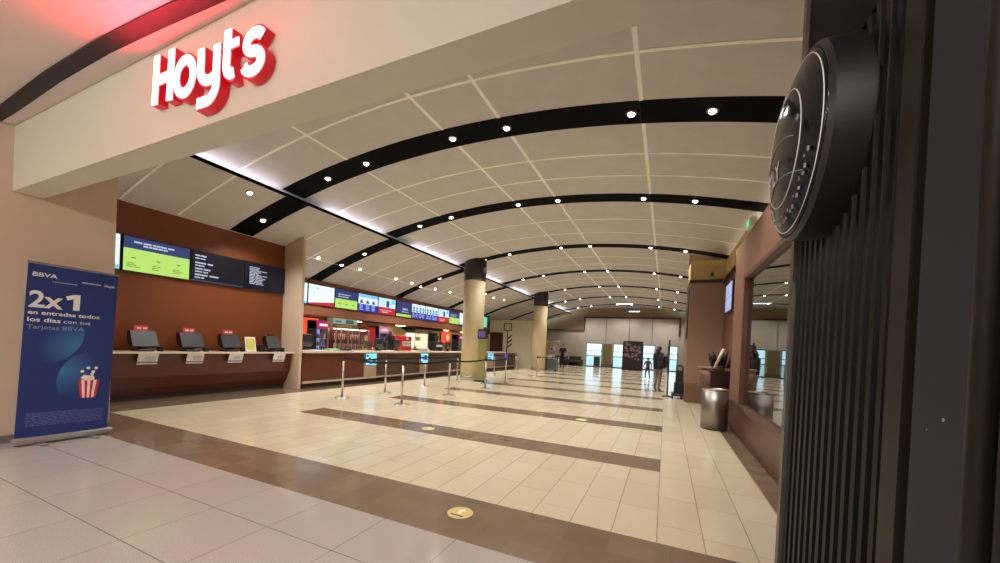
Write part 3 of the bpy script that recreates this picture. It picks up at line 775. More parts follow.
# back counter and equipment
bc = thing('back_counter', (-12.65, 15.5, 0), 'long work counter along the wall behind the food counter', 'counter')
part('cabinet', MB().box(-12.98, -12.35, 7.6, 24.0, .1, .9), m_counterdark, bc)
part('worktop', MB().box(-12.98, -12.3, 7.6, 24.05, .9, .95), m_steel, bc)
part('plinth', MB().box(-12.98, -12.4, 7.6, 24.0, 0, .1), m_plinth, bc)
def fridge(y0, y1, label, hdr, z1=2.15):
    t = thing('drinks_fridge', (-12.0, (y0 + y1) / 2, 0), label, 'fridge', 'drinks fridges behind the food counter')
    x0, x1 = -12.28, -11.75
    part('cabinet', MB().box(x0, x1 - .05, y0, y0 + .04, .0, z1).box(x0, x1 - .05, y1 - .04, y1, .0, z1).box(x0, x0 + .04, y0, y1, .0, z1).box(x0, x1 - .05, y0, y1, .0, .25).box(x0, x1 - .05, y0, y1, z1 - .3, z1), m_darkgrey, t)
    part('header', MB().box(x1 - .05, x1, y0, y1, z1 - .3, z1), hdr, t)
    hd = MB()
    for q in range(5): hd.plate((x1, y0, z1 - .2), UY, UZ, (y1 - y0) * .1, .09, .003, (y1 - y0) * (.18 + q * .13), 0)
    part('header_letter', hd, SE['white'], t)
    part('interior_light', MB().box(x0 + .05, x0 + .06, y0 + .05, y1 - .05, .3, z1 - .32), emit('fridge_light', (110, 150, 240), 1.5), t)
    b = MB(); rnd = random.Random(int(y0 * 10))
    for sh in range(5):
        zz = .34 + sh * .28
        b.m = 4; b.box(x0 + .06, x1 - .08, y0 + .05, y1 - .05, zz - .02, zz)
        yy = y0 + .09
        while yy < y1 - .08:
            b.m = rnd.randrange(4); b.lathe([(.03, 0), (.03, .13), (.013, .18), (.013, .21)], (x1 - .14, yy, zz), 8); yy += .075
    part('bottle_shelf', b, [mat('bottle_red', (190, 30, 40), .3), mat('bottle_blue', (60, 110, 220), .3), mat('bottle_white', (230, 236, 244), .3), mat('bottle_green', (60, 140, 80), .3), m_white], t)
    part('glass_door', MB().box(x1 - .045, x1 - .03, y0 + .02, y1 - .02, .25, z1 - .3), m_glass, t)
    part('door_handle', MB().box(x1 - .03, x1, y1 - .08, y1 - .05, 1.0, 1.5), m_steel, t)
m_hdrred = emit('fridge_red_header', (190, 40, 90), .8)
m_hdrpink = emit('fridge_pink_header', (226, 120, 150), .9)
fridge(9.72, 10.28, 'lit blue drinks fridge with a magenta header, nearest the beige wall end', m_hdrred, 2.12)
fridge(13.0, 13.6, 'lit blue drinks fridge with a pink header beside the staff member', m_hdrpink, 2.12)
fridge(20.0, 20.8, 'lit blue drinks fridge half hidden by the nearer round column', m_hdrred, 2.05)
def lightbox(y0, y1, z0, z1, label, m):
    t = thing('lit_poster', (-12.95, (y0 + y1) / 2, z0), label, 'poster', 'lit red posters behind the food counter')
    part('frame', MB().box(-13.0, -12.9, y0, y1, z0, z1), m_dark, t)
    part('panel', MB().box(-12.9, -12.88, y0 + .03, y1 - .03, z0 + .03, z1 - .03), m, t)
    p = MB(); p.lathe([(.18, 0), (.16, .004)], (-12.88, y0 + (y1 - y0) * .7, z0 + (z1 - z0) * .5), 16, 'x')
    part('print', p, emit('poster_glow', (255, 200, 150), 1.2), t)
lightbox(9.6, 10.75, 1.5, 2.28, 'lit orange-red poster on the wall behind the counter, nearest the beige wall end', SE['orange'])
lightbox(19.7, 20.8, 1.45, 2.28, 'lit orange-red poster on the wall behind the counter, near the round column', SE['orange'])
rp = thing('red_cupboard', (-12.2, 12.85, 0), 'tall dark red cupboard between the popcorn display case and the second fridge', 'cupboard')
part('body', MB().box(-12.28, -11.95, 12.4, 12.95, 0, 2.12), mat('deep_red', (130, 22, 26), .4), rp)
part('door', MB().box(-11.95, -11.93, 12.42, 12.93, .1, 2.1), mat('deep_red_door', (150, 24, 28), .35), rp)
part('handle', MB().box(-11.93, -11.9, 12.86, 12.88, .95, 1.15), m_steel, rp)

# popcorn display case on the counter
dc = thing('display_case', (-10.1, 9.7, 1.1), 'wide glass display case of red popcorn tubs on the food counter', 'display case')
a, b, zt = 8.93, 10.45, 1.82
fr = MB()
for yy in (a, 9.45, 9.95, b - .035):
    for xx in (-10.3, -9.95): fr.box(xx, xx + .035, yy, yy + .035, 1.1, zt)
fr.box(-10.3, -9.915, a, b, zt, zt + .04); fr.box(-10.3, -9.915, a, b, 1.1, 1.13)
part('frame', fr, m_steel, dc)
part('back_panel', MB().box(-10.3, -10.29, a, b, 1.13, zt), mat('maroon_panel', (96, 30, 38), .4), dc)
part('glass_panel', MB().box(-9.93, -9.92, a, b, 1.13, zt), m_glass, dc)
part('case_fill_strip', MB().box(-10.1, -10.04, a + .05, b - .05, zt - .02, zt), emit('case_glow', (255, 236, 210), 9.0), dc)  # glowing strip added to brighten the inside of the case
part('shelf', MB().box(-10.28, -9.95, a, b, 1.44, 1.455), m_glass, dc)
for sh, zz in enumerate((1.13, 1.455)):
    yy = a + .14; k = 0
    while yy < b - .1:
        if not (sh == 1 and k % 4 == 3):
            tb = thing('popcorn_tub', (-10.08, yy, zz), ['red and white popcorn tub on the bottom of the glass display case', 'red and white popcorn tub on the upper shelf of the glass display case'][sh], 'tub', 'popcorn tubs in the display case, ' + ['bottom', 'upper shelf'][sh])
            cup = MB().lathe([(.04, 0), (.06, .16), (.057, .16), (.04, .01)], (-10.08, yy, zz), 10)
            cup.mi = [(i % 10) % 2 for i in range(len(cup.mi))]
            part('cup', cup, [m_red, m_white], tb)
            pp = MB()
            for q in range(5): pp.ball((-10.08 + .03 * math.cos(q * 1.26), yy + .03 * math.sin(q * 1.26), zz + .17), .022, seg=6, rings=4)
            part('popcorn', pp, mat('popcorn', (240, 226, 180), .7), tb)
        yy += .17; k += 1
lh = thing('lit_canopy', (-10.6, 9.6, 1.9), 'pale green lit menu canopy hanging above the glass display case', 'sign')
part('box', MB().box(-10.75, -10.5, 9.3, 10.4, 1.98, 2.2), m_grey, lh)
part('front', MB().box(-10.5, -10.48, 9.32, 10.38, 2.0, 2.18), emit('canopy_lit', (168, 186, 170), .7), lh)
for yy in (9.4, 10.3): part('post', MB().box(-10.63, -10.6, yy - .015, yy + .015, 1.1, 1.98), m_steel, lh)
part('print', MB().plate((-10.48, 9.86, 2.02), UY, UZ, .35, .14, .003).plate((-10.48, 9.4, 2.05), UY, UZ, .25, .06, .003), mat('canopy_print', (70, 90, 80), .5), lh)
def tray(y0, y1, label, m):
    t = thing('serving_tray', (-9.65, (y0 + y1) / 2, 1.1), label, 'tray')
    part('base', MB().cbox(-9.8, -9.5, y0, y1, 1.1, 1.12, .005), m, t)
    part('stack', MB().cbox(-9.78, -9.52, y0 + .03, y1 - .03, 1.12, 1.16, .008), m, t)
tray(8.35, 8.75, 'pale green folded stack lying on the food counter before the display case', mat('mint', (140, 190, 160), .6))
tray(8.80, 9.25, 'dark tray lying on the food counter before the display case', m_darkgrey)
# till monitor by the nib
def till_back(y, label, x=-10.0, s=1.0):
    t = thing('till_monitor', (x, y, 1.1), label, 'till', 'tills on the food counter')
    part('base', MB().cbox(x - .1, x + .1, y - .1, y + .1, 1.1, 1.13, .01), m_dark, t)
    part('stand', MB().box(x - .03, x + .03, y - .04, y + .04, 1.12, 1.3), m_dark, t)
    part('back_shell', MB().prism([(x - .02, 1.2), (x + .06, 1.22), (x + .1, 1.34), (x + .07, 1.5 + .06 * s), (x - .02, 1.52 + .06 * s)], 'y', y - .2 * s, y + .2 * s), m_darkgrey, t)
    part('screen', MB().box(x - .03, x - .02, y - .2 * s, y + .2 * s, 1.2, 1.52 + .06 * s), emit('till_glow', (120, 140, 170), .4), t)
till_back(7.85, 'dark back of a till monitor on the food counter at the beige wall end', -10.0, 1.1)
till_back(10.75, 'grey till monitor beside the staff member on the food counter', -9.8, .8)
till_back(11.95, 'dark till monitor on the food counter before the bright popcorn machine', -9.9, .7)
till_back(15.75, 'dark till monitor on the food counter right before the round column', -9.9, .8)

# drinks dispenser and red machine
dp = thing('drinks_dispenser', (-12.6, 14.15, .95), 'tall dark drinks dispenser with a purple top behind the food counter', 'dispenser')
part('body', MB().box(-12.9, -12.4, 13.75, 14.5, .95, 1.75), m_darkgrey, dp)
part('top_panel', MB().box(-12.92, -12.36, 13.73, 14.52, 1.75, 1.95), emit('dispenser_top', (90, 74, 130), .6), dp)
for q in range(4): part('tap', MB().box(-12.4, -12.33, 13.86 + q * .17, 13.92 + q * .17, 1.35, 1.5), m_dark, dp)
part('drip_tray', MB().box(-12.4, -12.2, 13.78, 14.47, .95, 1.0), m_steel, dp)
rm_ = thing('slush_machine', (-10.15, 12.65, 1.1), 'red box-shaped drinks machine with a white front panel on the food counter', 'machine')
part('body', MB().cbox(-10.32, -9.95, 12.3, 13.0, 1.1, 1.72, .02), m_red, rm_)
part('front_panel', MB().box(-9.95, -9.93, 12.36, 12.94, 1.3, 1.5), m_white, rm_)
lt = MB()
for q in range(6): lt.plate((-9.93, 12.4, 1.36), UY, UZ, .05, .08, .003, q * .085)
part('panel_print', lt, m_inkgrey, rm_)
part('logo_plate', MB().box(-9.95, -9.935, 12.58, 12.72, 1.56, 1.66), m_white, rm_)
part('foot', MB().box(-10.3, -9.98, 12.35, 12.95, 1.1, 1.11), m_dark, rm_)
dkb = thing('cup_dispenser', (-12.55, 13.7 + .9, .95), 'tall dark column of stacked cups next to the purple topped dispenser', 'dispenser')
part('tube', MB().lathe([(.08, 0), (.08, .8)], (-12.6, 14.75, .95), 12).lathe([(.08, 0), (.08, .8)], (-12.6, 14.95, .95), 12), m_dark, dkb)
part('cup', MB().lathe([(.06, .8), (.075, .86)], (-12.6, 14.75, .95), 12).lathe([(.06, .8), (.075, .86)], (-12.6, 14.95, .95), 12), m_white, dkb)
# popcorn machine
pm = thing('popcorn_machine', (-12.6, 16.9, .95), 'large brightly lit popcorn machine with a kettle behind the food counter', 'popcorn machine')
a, b = 16.3, 17.55
fr = MB()
for yy in (a, b - .04):
    for xx in (-12.95, -12.35): fr.box(xx, xx + .04, yy, yy + .04, .95, 2.0)
fr.box(-12.95, -12.31, a, b, .95, 1.1); fr.box(-12.95, -12.31, a, b, 1.95, 2.12)
part('frame', fr, m_steel, pm)
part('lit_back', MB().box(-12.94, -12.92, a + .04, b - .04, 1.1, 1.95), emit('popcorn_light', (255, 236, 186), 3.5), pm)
part('added_glow_side', MB().box(-12.92, -12.36, b - .035, b - .02, 1.1, 1.95), emit('popcorn_light', (0, 0, 0)), pm)  # self-glowing side panel added so the cabinet interior looks lit
part('kettle', MB().lathe([(.1, 0), (.16, .05), (.17, .2), (.15, .22)], (-12.6, 16.95, 1.55), 16).tube([(-12.6, 16.95, 1.77), (-12.6, 16.95, 1.95)], .02), m_steel, pm)
hp = MB(); rnd = random.Random(5)
for q in range(90):
    u, v = rnd.uniform(a + .1, b - .1), rnd.uniform(-12.85, -12.42); hh = .22 * (1 - abs(u - (a + b) / 2) / .6)
    hp.ball((v, u, 1.1 + rnd.uniform(0, max(.03, hh))), .035, seg=6, rings=4)
ph = part('popcorn_heap', hp, mat('popcorn', (0, 0, 0)), pm)
part('glass_panel', MB().box(-12.33, -12.32, a + .04, b - .04, 1.1, 1.95), m_glass, pm)
bg = thing('white_sack', (-9.85, 13.65, 1.1), 'white crumpled sack lying on the food counter by the red machine', 'sack')
m_sack = MB().ball((-9.85, 13.62, 1.2), .16, .28, .10, 12, 8).ball((-9.8, 13.85, 1.17), .1, .14, .07, 10, 6)
part('sack_body', m_sack, m_white, bg); part('tied_neck', MB().tube([(-9.85, 13.4, 1.22), (-9.85, 13.28, 1.26)], [.05, .07], 8), m_white, bg)
cb = thing('steel_warmer', (-12.6, 18.1, .95), 'dark steel warming cabinet beside the bright popcorn machine', 'cabinet')
part('body', MB().box(-12.95, -12.4, 17.65, 18.55, .95, 2.05), m_darkgrey, cb)
part('glass_door', MB().box(-12.4, -12.38, 17.72, 18.48, 1.15, 1.95), m_dark, cb)
part('handle', MB().box(-12.38, -12.34, 18.4, 18.43, 1.3, 1.8), m_steel, cb)
hd = thing('hot_drinks_machine', (-10.15, 15.1, 1.1), 'dark machine with white lettering strip on the food counter before the round column', 'machine')
part('body', MB().cbox(-10.32, -9.98, 14.85, 15.45, 1.1, 1.55, .02), m_dark, hd)
part('front_strip', MB().box(-9.98, -9.965, 14.9, 15.4, 1.3, 1.4), m_white, hd)
part('hopper', MB().lathe([(.07, 0), (.1, .25), (.1, .27)], (-10.15, 15.15, 1.55), 12), m_darkgrey, hd)
# ceiling hood
hood = thing('extractor_hood', (-12.5, 17.3, 2.12), 'dark metal hood above the popcorn machine under the bulkhead', 'hood')
part('canopy', MB().prism([(-12.95, 2.12), (-12.1, 2.12), (-12.2, 2.3), (-12.95, 2.3)], 'y', 16.0, 18.8), m_darkgrey, hood)
part('rim', MB().box(-12.1, -12.07, 16.0, 18.8, 2.12, 2.17), m_steel, hood)

# ------------------------------------------------------------------ totem by the column
tt = thing('info_totem', (-6.83, 13.5, 0), 'slim olive self-service totem with a purple screen leaning by the nearer round column', 'totem')
part('body', MB().cbox(-7.0, -6.66, 13.45, 13.6, .06, 1.74, .02), mat('totem_olive', (150, 144, 92), .5), tt)
part('screen_head', MB().cbox(-7.03, -6.63, 13.42, 13.6, 1.74, 2.12, .02), mat('totem_head', (52, 36, 50), .4), tt)
part('screen', MB().box(-6.98, -6.68, 13.41, 13.425, 1.8, 2.06), emit('totem_glow', (120, 100, 150), .6), tt)
part('base', MB().cbox(-7.08, -6.58, 13.35, 13.6, 0, .06, .01), m_darkgrey, tt)

# ------------------------------------------------------------------ queue posts
def make_post(name='queue_post'):
    t = thing(name, (0, 0, 0), 'x', 'queue post', 'steel queue posts with belts')
    part('base', MB().lathe([(.17, 0), (.17, .015), (.15, .028), (.04, .035)], (0, 0, 0), 24), m_steel, t, local=True)
    part('pole', MB().lathe([(.026, .03), (.026, .95)], (0, 0, 0), 12), m_steel, t, local=True)
    part('head', MB().lathe([(.026, .93), (.034, .95), (.034, 1.04), (.028, 1.06), (0, 1.06)], (0, 0, 0), 12), m_dark, t, local=True)
    return t
proto = make_post()
POSTS = [(-7.37, 6.91, 'in the row by the counter, nearest the entrance', 0), (-7.24, 8.32, 'in the row by the counter, second from the entrance', 1), (-7.39, 10.42, 'in the row by the counter, third from the entrance', 2), (-7.5, 12.75, 'standing before the nearer round column', 3),
         (-5.6, 7.02, 'in the outer row, nearest the entrance', 4), (-5.63, 9.13, 'in the outer row, second from the entrance', 5), (-5.62, 11.46, 'in the outer row, third from the entrance', 6), (-5.8, 13.64, 'tall, topped by a square sign frame', 7),
         (-7.87, 17.0, 'just behind the nearer column by the counter', 8), (-7.7, 19.6, 'farther back towards the partition', 9), (-5.9, 17.9, 'in the outer row before the farther column', 10), (-5.95, 22.2, 'in the outer row, farthest, before the display cart', 11)]
PO = {}
for k, (x, y, lab, _) in enumerate(POSTS):
    o = proto if k == 0 else copy_tree(proto)
    o.location = (x, y, 0); o['label'] = 'slim steel queue post ' + lab; PO[k] = o
def belt(a, b):
    pa, pb = Vector(POSTS[a][:2]), Vector(POSTS[b][:2]); d = pb - pa; L = d.length; d.normalize(); n = Vector((-d.y, d.x)) * .003
    mb = MB(); K = 10
    vs = []
    for i in range(K + 1):
        t = i / K; p = pa + d * (.03 + (L - .06) * t); z = 1.0 - .05 * 4 * t * (1 - t)
        vs += [(p.x + n.x, p.y + n.y, z - .025), (p.x + n.x, p.y + n.y, z + .025), (p.x - n.x, p.y - n.y, z + .025), (p.x - n.x, p.y - n.y, z - .025)]
    fs = []
    for i in range(K):
        for q in range(4): fs.append((i * 4 + q, i * 4 + (q + 1) % 4, i * 4 + 4 + (q + 1) % 4, i * 4 + 4 + q))
    mb.add(vs, fs); part('belt', mb, m_belt, PO[a])
for a, b in ((0, 4), (0, 1), (1, 2), (2, 3), (4, 5), (5, 6), (6, 7), (8, 9), (10, 11)): belt(a, b)
# sign frame on the tall post
h = PO[7]
tp = MB().lathe([(.022, 1.05), (.022, 2.1)], (0, 0, 0), 10); part('sign_pole', tp, m_darkgrey, h, local=True)
fq = MB(); fq.box(-.17, .17, -.015, .015, 2.1, 2.13); fq.box(-.17, .17, -.015, .015, 2.38, 2.41); fq.box(-.17, -.14, -.015, .015, 2.1, 2.41); fq.box(.14, .17, -.015, .015, 2.1, 2.41)
part('sign_frame', fq, m_darkgrey, h, local=True)
ap = MB()
for q in range(3): ap.add([(.03, -.01, 1.42 + q * .17), (.2, -.01, 1.55 + q * .17), (.2, -.01, 1.62 + q * .17), (.03, -.01, 1.49 + q * .17), (.03, .01, 1.42 + q * .17), (.2, .01, 1.55 + q * .17), (.2, .01, 1.62 + q * .17), (.03, .01, 1.49 + q * .17)], [(0, 1, 2, 3), (7, 6, 5, 4), (0, 4, 5, 1), (1, 5, 6, 2), (2, 6, 7, 3), (3, 7, 4, 0)])
part('arrow_plate', ap, m_counterdark, h, local=True)
part('small_screen', MB().cbox(-.06, .06, -.045, -.03, 1.0, 1.16, .004), emit('post_screen', (96, 90, 190), .9), h, local=True)

# ------------------------------------------------------------------ display cart beside the far column
ct = thing('display_cart', (-6.95, 24.0, 0), 'glass topped display cart with a teal grey base next to the farther column', 'display cart')
part('base', MB().cbox(-7.4, -6.5, 23.7, 24.3, .08, .75, .02), mat('teal_grey', (84, 104, 100), .5), ct)
for s in (-1, 1): part('wheel', MB().lathe([(.08, -.02), (.08, .02)], (-6.95 + s * .35, 23.8, .08), 12, 'y'), m_dark, ct)
fr = MB()
for xx in (-7.38, -6.55):
    for yy in (23.72, 24.25): fr.box(xx, xx + .03, yy, yy + .03, .75, 1.95)
fr.box(-7.4, -6.5, 23.7, 24.3, 1.95, 2.0); fr.box(-7.38, -6.52, 23.72, 24.28, 1.3, 1.32)
part('frame', fr, m_steel, ct)
part('glass_case', MB().box(-7.37, -6.53, 23.715, 23.722, .76, 1.95), m_glass, ct)
gd = MB(); rnd = random.Random(9)
for z0 in (.76, 1.32):
    for q in range(5):
        gd.m = q % 3; y = -7.28 + q * .16; gd.box(y, y + .1, 23.85, 24.0, z0, z0 + rnd.uniform(.18, .38))
part('goods', gd, [m_white, m_red, m_darkgrey], ct)
part('notice', MB().box(-7.1, -6.8, 23.69, 23.70, .8, 1.05), m_paper, ct)

# ------------------------------------------------------------------ far end: bin, poster, benches, lamps
fb = thing('grey_bin', (-5.4, 32.6, 0), 'grey bin standing in front of the far glass door', 'bin')
part('body', MB().cbox(-5.65, -5.15, 32.45, 32.8, .02, .85, .03), mat('bin_grey', (66, 74, 80), .5), fb)
part('lid', MB().cbox(-5.67, -5.13, 32.43, 32.82, .85, .95, .03), m_darkgrey, fb)
ps = thing('floral_poster_stand', (-2.45, 31.6, 0), 'tall dark free-standing poster of pale flower shapes before the far doors', 'poster')
part('board', MB().box(-3.2, -1.68, 31.58, 31.66, .06, 2.34), mat('poster_dark', (46, 24, 28), .45), ps)
fp = MB(); rnd = random.Random(12)
for q in range(34):
    cx_, cz_ = rnd.uniform(-3.02, -1.86), rnd.uniform(.85, 2.15); rr = rnd.uniform(.07, .13)
    for k in range(6):
        a = k * PI / 3 + rnd.random(); fp.lathe([(rr * .36, 0), (rr * .3, -.002)], (cx_ + rr * .6 * math.cos(a), 31.579, cz_ + rr * .6 * math.sin(a)), 8, 'y')
part('flower_print', fp, mat('flower_print', (146, 134, 134), .6), ps)
part('base', MB().box(-3.22, -1.66, 31.45, 31.8, 0, .06), m_dark, ps)
for k, (a, b) in enumerate(((-9.4, -8.2), (-8.0, -6.95))):
    bh = thing('bench', ((a + b) / 2, 33.2, 0), ['long dark low bench by the far wall beyond the display cart', 'dark low bench by the far wall next to the glass doors'][k], 'bench', 'low benches at the far wall')
    part('seat', MB().cbox(a, b, 32.9, 33.5, .38, .5, .03), mat('bench_brown', (60, 50, 44), .6), bh)
    part('back', MB().cbox(a, b, 33.45, 33.6, .5, .85, .03), mat('bench_brown', (60, 50, 44), .6), bh)
    for s in (a + .1, b - .16): part('leg', MB().box(s, s + .06, 32.98, 33.4, 0, .38), m_dark, bh)
for k, (x, y, z, w) in enumerate(((-3.2, 31.0, 5.28, 1.3), (-2.6, 33.2, 4.9, .9))):
    l = thing('strip_lamp', (x, y, z), ['bluish white strip lamp hung under the vault before the far wall', 'shorter white strip lamp just above the far brown frame'][k], 'lamp', 'strip lamps at the far end')
    part('housing', MB().box(x - w / 2, x + w / 2, y - .06, y + .06, z, z + .06), m_white, l)
    part('tube', MB().box(x - w / 2 + .03, x + w / 2 - .03, y - .04, y + .04, z - .03, z), emit('strip_glow', (226, 240, 255), 4.0), l)
    for s in (-.3, .3): part('hanger', MB().tube([(x + s, y, z + .05), (x + s, y, vz(x + s) + .02 if y < YF else 5.3)], .008, 6), m_steel, l)

# ------------------------------------------------------------------ right side things
bi = thing('steel_bin', (.96, 8.75, 0), 'round brushed steel litter bin by the terracotta wall', 'bin')
part('body', MB().lathe([(.245, .02), (.245, .80)], (.96, 8.75, 0), 40), m_steelbin, bi)
part('rim', MB().lathe([(.246, .79), (.246, .815), (.235, .82), (.18, .82), (.18, .76)], (.96, 8.75, 0), 40), m_steel, bi)
part('foot_ring', MB().lathe([(.235, 0), (.235, .03)], (.96, 8.75, 0), 32), m_dark, bi)
st = thing('host_stand', (1.22, 10.2, 0), 'brown wooden host stand with a rounded tan end beyond the steel bin', 'stand')
part('cabinet', MB().box(.98, 1.52, 9.9, 10.7, .0, 1.1), mat('dark_mahogany', (46, 24, 20), .35), st)
part('worktop', MB().box(.96, 1.54, 9.87, 10.72, 1.1, 1.14), mat('dark_mahogany', (46, 24, 20), .35), st)
part('round_end', MB().lathe([(.27, .72), (.27, 1.2)], (1.02, 10.25, 0), 24), mat('tan_leather', (112, 80, 66), .45), st)
part('round_rim', MB().lathe([(.285, 1.17), (.285, 1.22)], (1.02, 10.25, 0), 24), mat('tan_rim', (136, 104, 86), .4), st)
bp = thing('black_bottle_tray', (1.2, 10.25, 1.22), 'clutter of slanting black bottles and menus on top of the host stand', 'tray')
part('tray', MB().cbox(1.0, 1.45, 10.05, 10.5, 1.22, 1.25, .01), m_dark, bp)
for k, (x, y, lean, hh) in enumerate(((1.04, 10.1, -.1, .3), (1.1, 10.3, -.06, .36), (1.18, 10.15, .05, .3), (1.26, 10.3, .08, .38), (1.34, 10.1, .1, .28), (1.4, 10.3, .04, .32))):
    part('bottle', MB().tube([(x, y, 1.24), (x + lean * .6, y, 1.24 + hh * .65), (x + lean * .8, y, 1.24 + hh * .8), (x + lean, y, 1.24 + hh)], [.05, .05, .02, .02], 10), m_dark, bp)
rl = thing('rolled_paper', (1.16, 10.0, 1.22), 'pale rolled paper sticking up among the black bottles on the host stand', 'paper roll')
part('roll', MB().tube([(1.05, 9.98, 1.2), (1.22, 9.98, 1.66)], .035, 12), mat('kraft_white', (206, 186, 164), .6), rl)
part('inner_core', MB().tube([(1.218, 9.98, 1.655), (1.223, 9.98, 1.668)], .025, 12), m_brown, rl)
t = thing('wall_screen', (1.52, 11.6, 2.7), 'slanted bright screen on the recessed wall above the host stand', 'screen')
part('housing', MB().box(1.46, 1.52, 11.0, 12.05, 2.68, 3.46), m_dark, t)
part('bracket', MB().box(1.52, 1.56, 11.4, 11.7, 2.95, 3.2), m_dark, t)
part('picture', MB().box(1.45, 1.46, 11.03, 12.02, 2.71, 3.05).box(1.45, 1.46, 11.03, 12.02, 3.07, 3.43), emit('screen_lilac', (176, 184, 224), 1.0), t)
ex = thing('exit_sign', (1.27, 7.85, 3.86), 'small green lit exit sign standing on the top edge of the terracotta wall', 'sign')
part('box', MB().box(1.24, 1.34, 7.70, 7.98, 3.80, 3.96), m_white, ex)
part('lit_face', MB().box(1.225, 1.24, 7.72, 7.96, 3.815, 3.945), emit('exit_green', (60, 190, 110), 1.0), ex)
part('arrow', MB().box(1.222, 1.226, 7.78, 7.9, 3.87, 3.89), SE['white'], ex)
sn = thing('wall_sensor', (1.18, 13.0, 3.96), 'small dark sensor dome on the olive band above the pink-beige block', 'sensor')
part('mount', MB().box(1.15, 1.21, 12.99, 13.03, 3.98, 4.06), m_grey, sn); part('dome', MB().ball((1.18, 12.97, 3.97), .055, seg=12, rings=8), m_dark, sn)
# black trolley by the block
tr = thing('black_trolley', (.45, 13.9, 0), 'black wheeled trolley loaded with dark gear beside the pink-beige block', 'trolley')
part('deck', MB().cbox(.22, .58, 13.55, 14.2, .1, .18, .02), m_dark, tr)
part('load', MB().cbox(.3, .58, 13.65, 14.1, .18, .55, .03), mat('dark_cloth', (30, 30, 36), .8), tr)
part('upright', MB().tube([(.36, 13.8, .18), (.36, 13.85, 1.1)], .03, 8).tube([(.54, 13.8, .18), (.54, 13.85, 1.1)], .03, 8), m_dark, tr)
part('handle', MB().tube([(.36, 13.85, 1.1), (.54, 13.85, 1.1)], .03, 8), m_dark, tr)
part('back_board', MB().cbox(.36, .54, 13.78, 13.83, .55, .95, .01), m_dark, tr)
for sx2 in (.27, .53):
    for sy2 in (13.65, 14.1): part('wheel', MB().lathe([(.05, -.02), (.05, .02)], (sx2, sy2, .05), 12, 'x'), m_dark, tr)
fp_ = thing('floor_pole', (.1, 14.2, 0), 'thin dark upright pole on a flat foot next to the black trolley', 'pole')
part('pole', MB().box(.08, .13, 14.18, 14.23, .02, 1.93), m_darkgrey, fp_); part('foot', MB().cbox(-.08, .3, 14.05, 14.35, 0, .025, .006), m_dark, fp_)
part('tip', MB().lathe([(.03, 1.93), (.03, 1.96)], (.105, 14.205, 0), 10), m_dark, fp_)

# floor stickers
for k, (x, y, lab) in enumerate(((-1.6, 2.88, 'on the nearest brown floor band'), (-3.71, 5.4, 'on the second brown floor band'), (-1.58, 7.95, 'on the third brown floor band'))):
    t = thing('floor_sticker', (x, y, 0), 'round yellow distance sticker with white arrow ' + lab, 'sticker', 'round stickers on the floor bands')
    part('disc', MB().lathe([(.115, .0005), (.113, .003)], (x, y, 0), 32), mat('sticker_yellow', (206, 188, 116), .5), t)
    am = MB().prism([(x - .015, y - .03), (x + .015, y - .03), (x + .015, y + .03), (x + .04, y + .03), (x, y + .075), (x - .04, y + .03), (x - .015, y + .03)], 'z', .003, .0045)
    part('arrow', am, mat('sticker_white', (236, 230, 210), .5), t)
    part('text_bar', MB().box(x - .06, x + .06, y - .07, y - .05, .003, .0045), m_counterdark, t)

# ------------------------------------------------------------------ downlights
m_lens = emit('lamp_lens', (255, 238, 212), 16.0)
def make_light(drop):
    t = thing('ceiling_downlight', (0, 0, 0), 'x', 'downlight', 'spotlights in the ceiling')
    part('rim', MB().lathe([(.06, .0), (.085, .0), (.085, .02), (.06, .02), (.06, 0)], (0, 0, -.012), 20), m_grey, t, local=True)
    part('lens', MB().lathe([(0, -.042), (.025, -.038), (.045, -.024), (.056, .0)], (0, 0, -.004), 16), m_lens, t, local=True)
    return t
lp = make_light(0); nl = 0
spot = bpy.data.lights.new('downlight_beam', 'SPOT'); spot.energy = 200; spot.color = (1.0, .965, .90); spot.spot_size = math.radians(125); spot.spot_blend = .8; spot.shadow_soft_size = .05
ordn = ['first', 'second', 'third', 'fourth', 'fifth', 'sixth', 'seventh', 'eighth', 'ninth', 'tenth']
LX = [-10.43, -9.40, -7.18, -6.05, -3.9, -2.78, -.66, .45]
def place_light(x, y, dz, label):
    global nl
    o = lp if nl == 0 else copy_tree(lp); nl += 1
    o.location = (x, y, dz); o['label'] = label
    # tilt the fitting to lie in the sloping panel
    s = (x - VX) / math.sqrt(max(1e-6, VR ** 2 - (x - VX) ** 2)); o.rotation_euler = (0, math.atan(s), 0)
    L = bpy.data.objects.new('downlight_beam', spot); COL.objects.link(L); L.location = (x, y, dz - .11)
for i, (a, b) in enumerate(BEAMS):
    yc = (a + b) / 2; k = 0
    for x in LX:
        if i == 0 and x < -10: continue
        if i >= 4 and x < -9: continue
        bayside = x < -8.4
        z = vz(x, DROP if bayside else 0) - .014
        place_light(x, yc, z, 'spotlight in the %s black ceiling strip, %s from the counter side' % (names[i], ordn[k])); k += 1
for k, (x, y) in enumerate(((-8.55, 5.2), (-10.4, 8.55), (-10.4, 10.33), (-10.38, 12.3), (-10.38, 13.35), (-10.33, 15.1), (-10.25, 16.3), (-10.1, 18.2), (-9.55, 20.1), (-9.4, 21.3))):
    place_light(x, y, vz(x, DROP) + .004, 'spotlight in the sloping cream panels over the counters, %s from the entrance' % ordn[k])

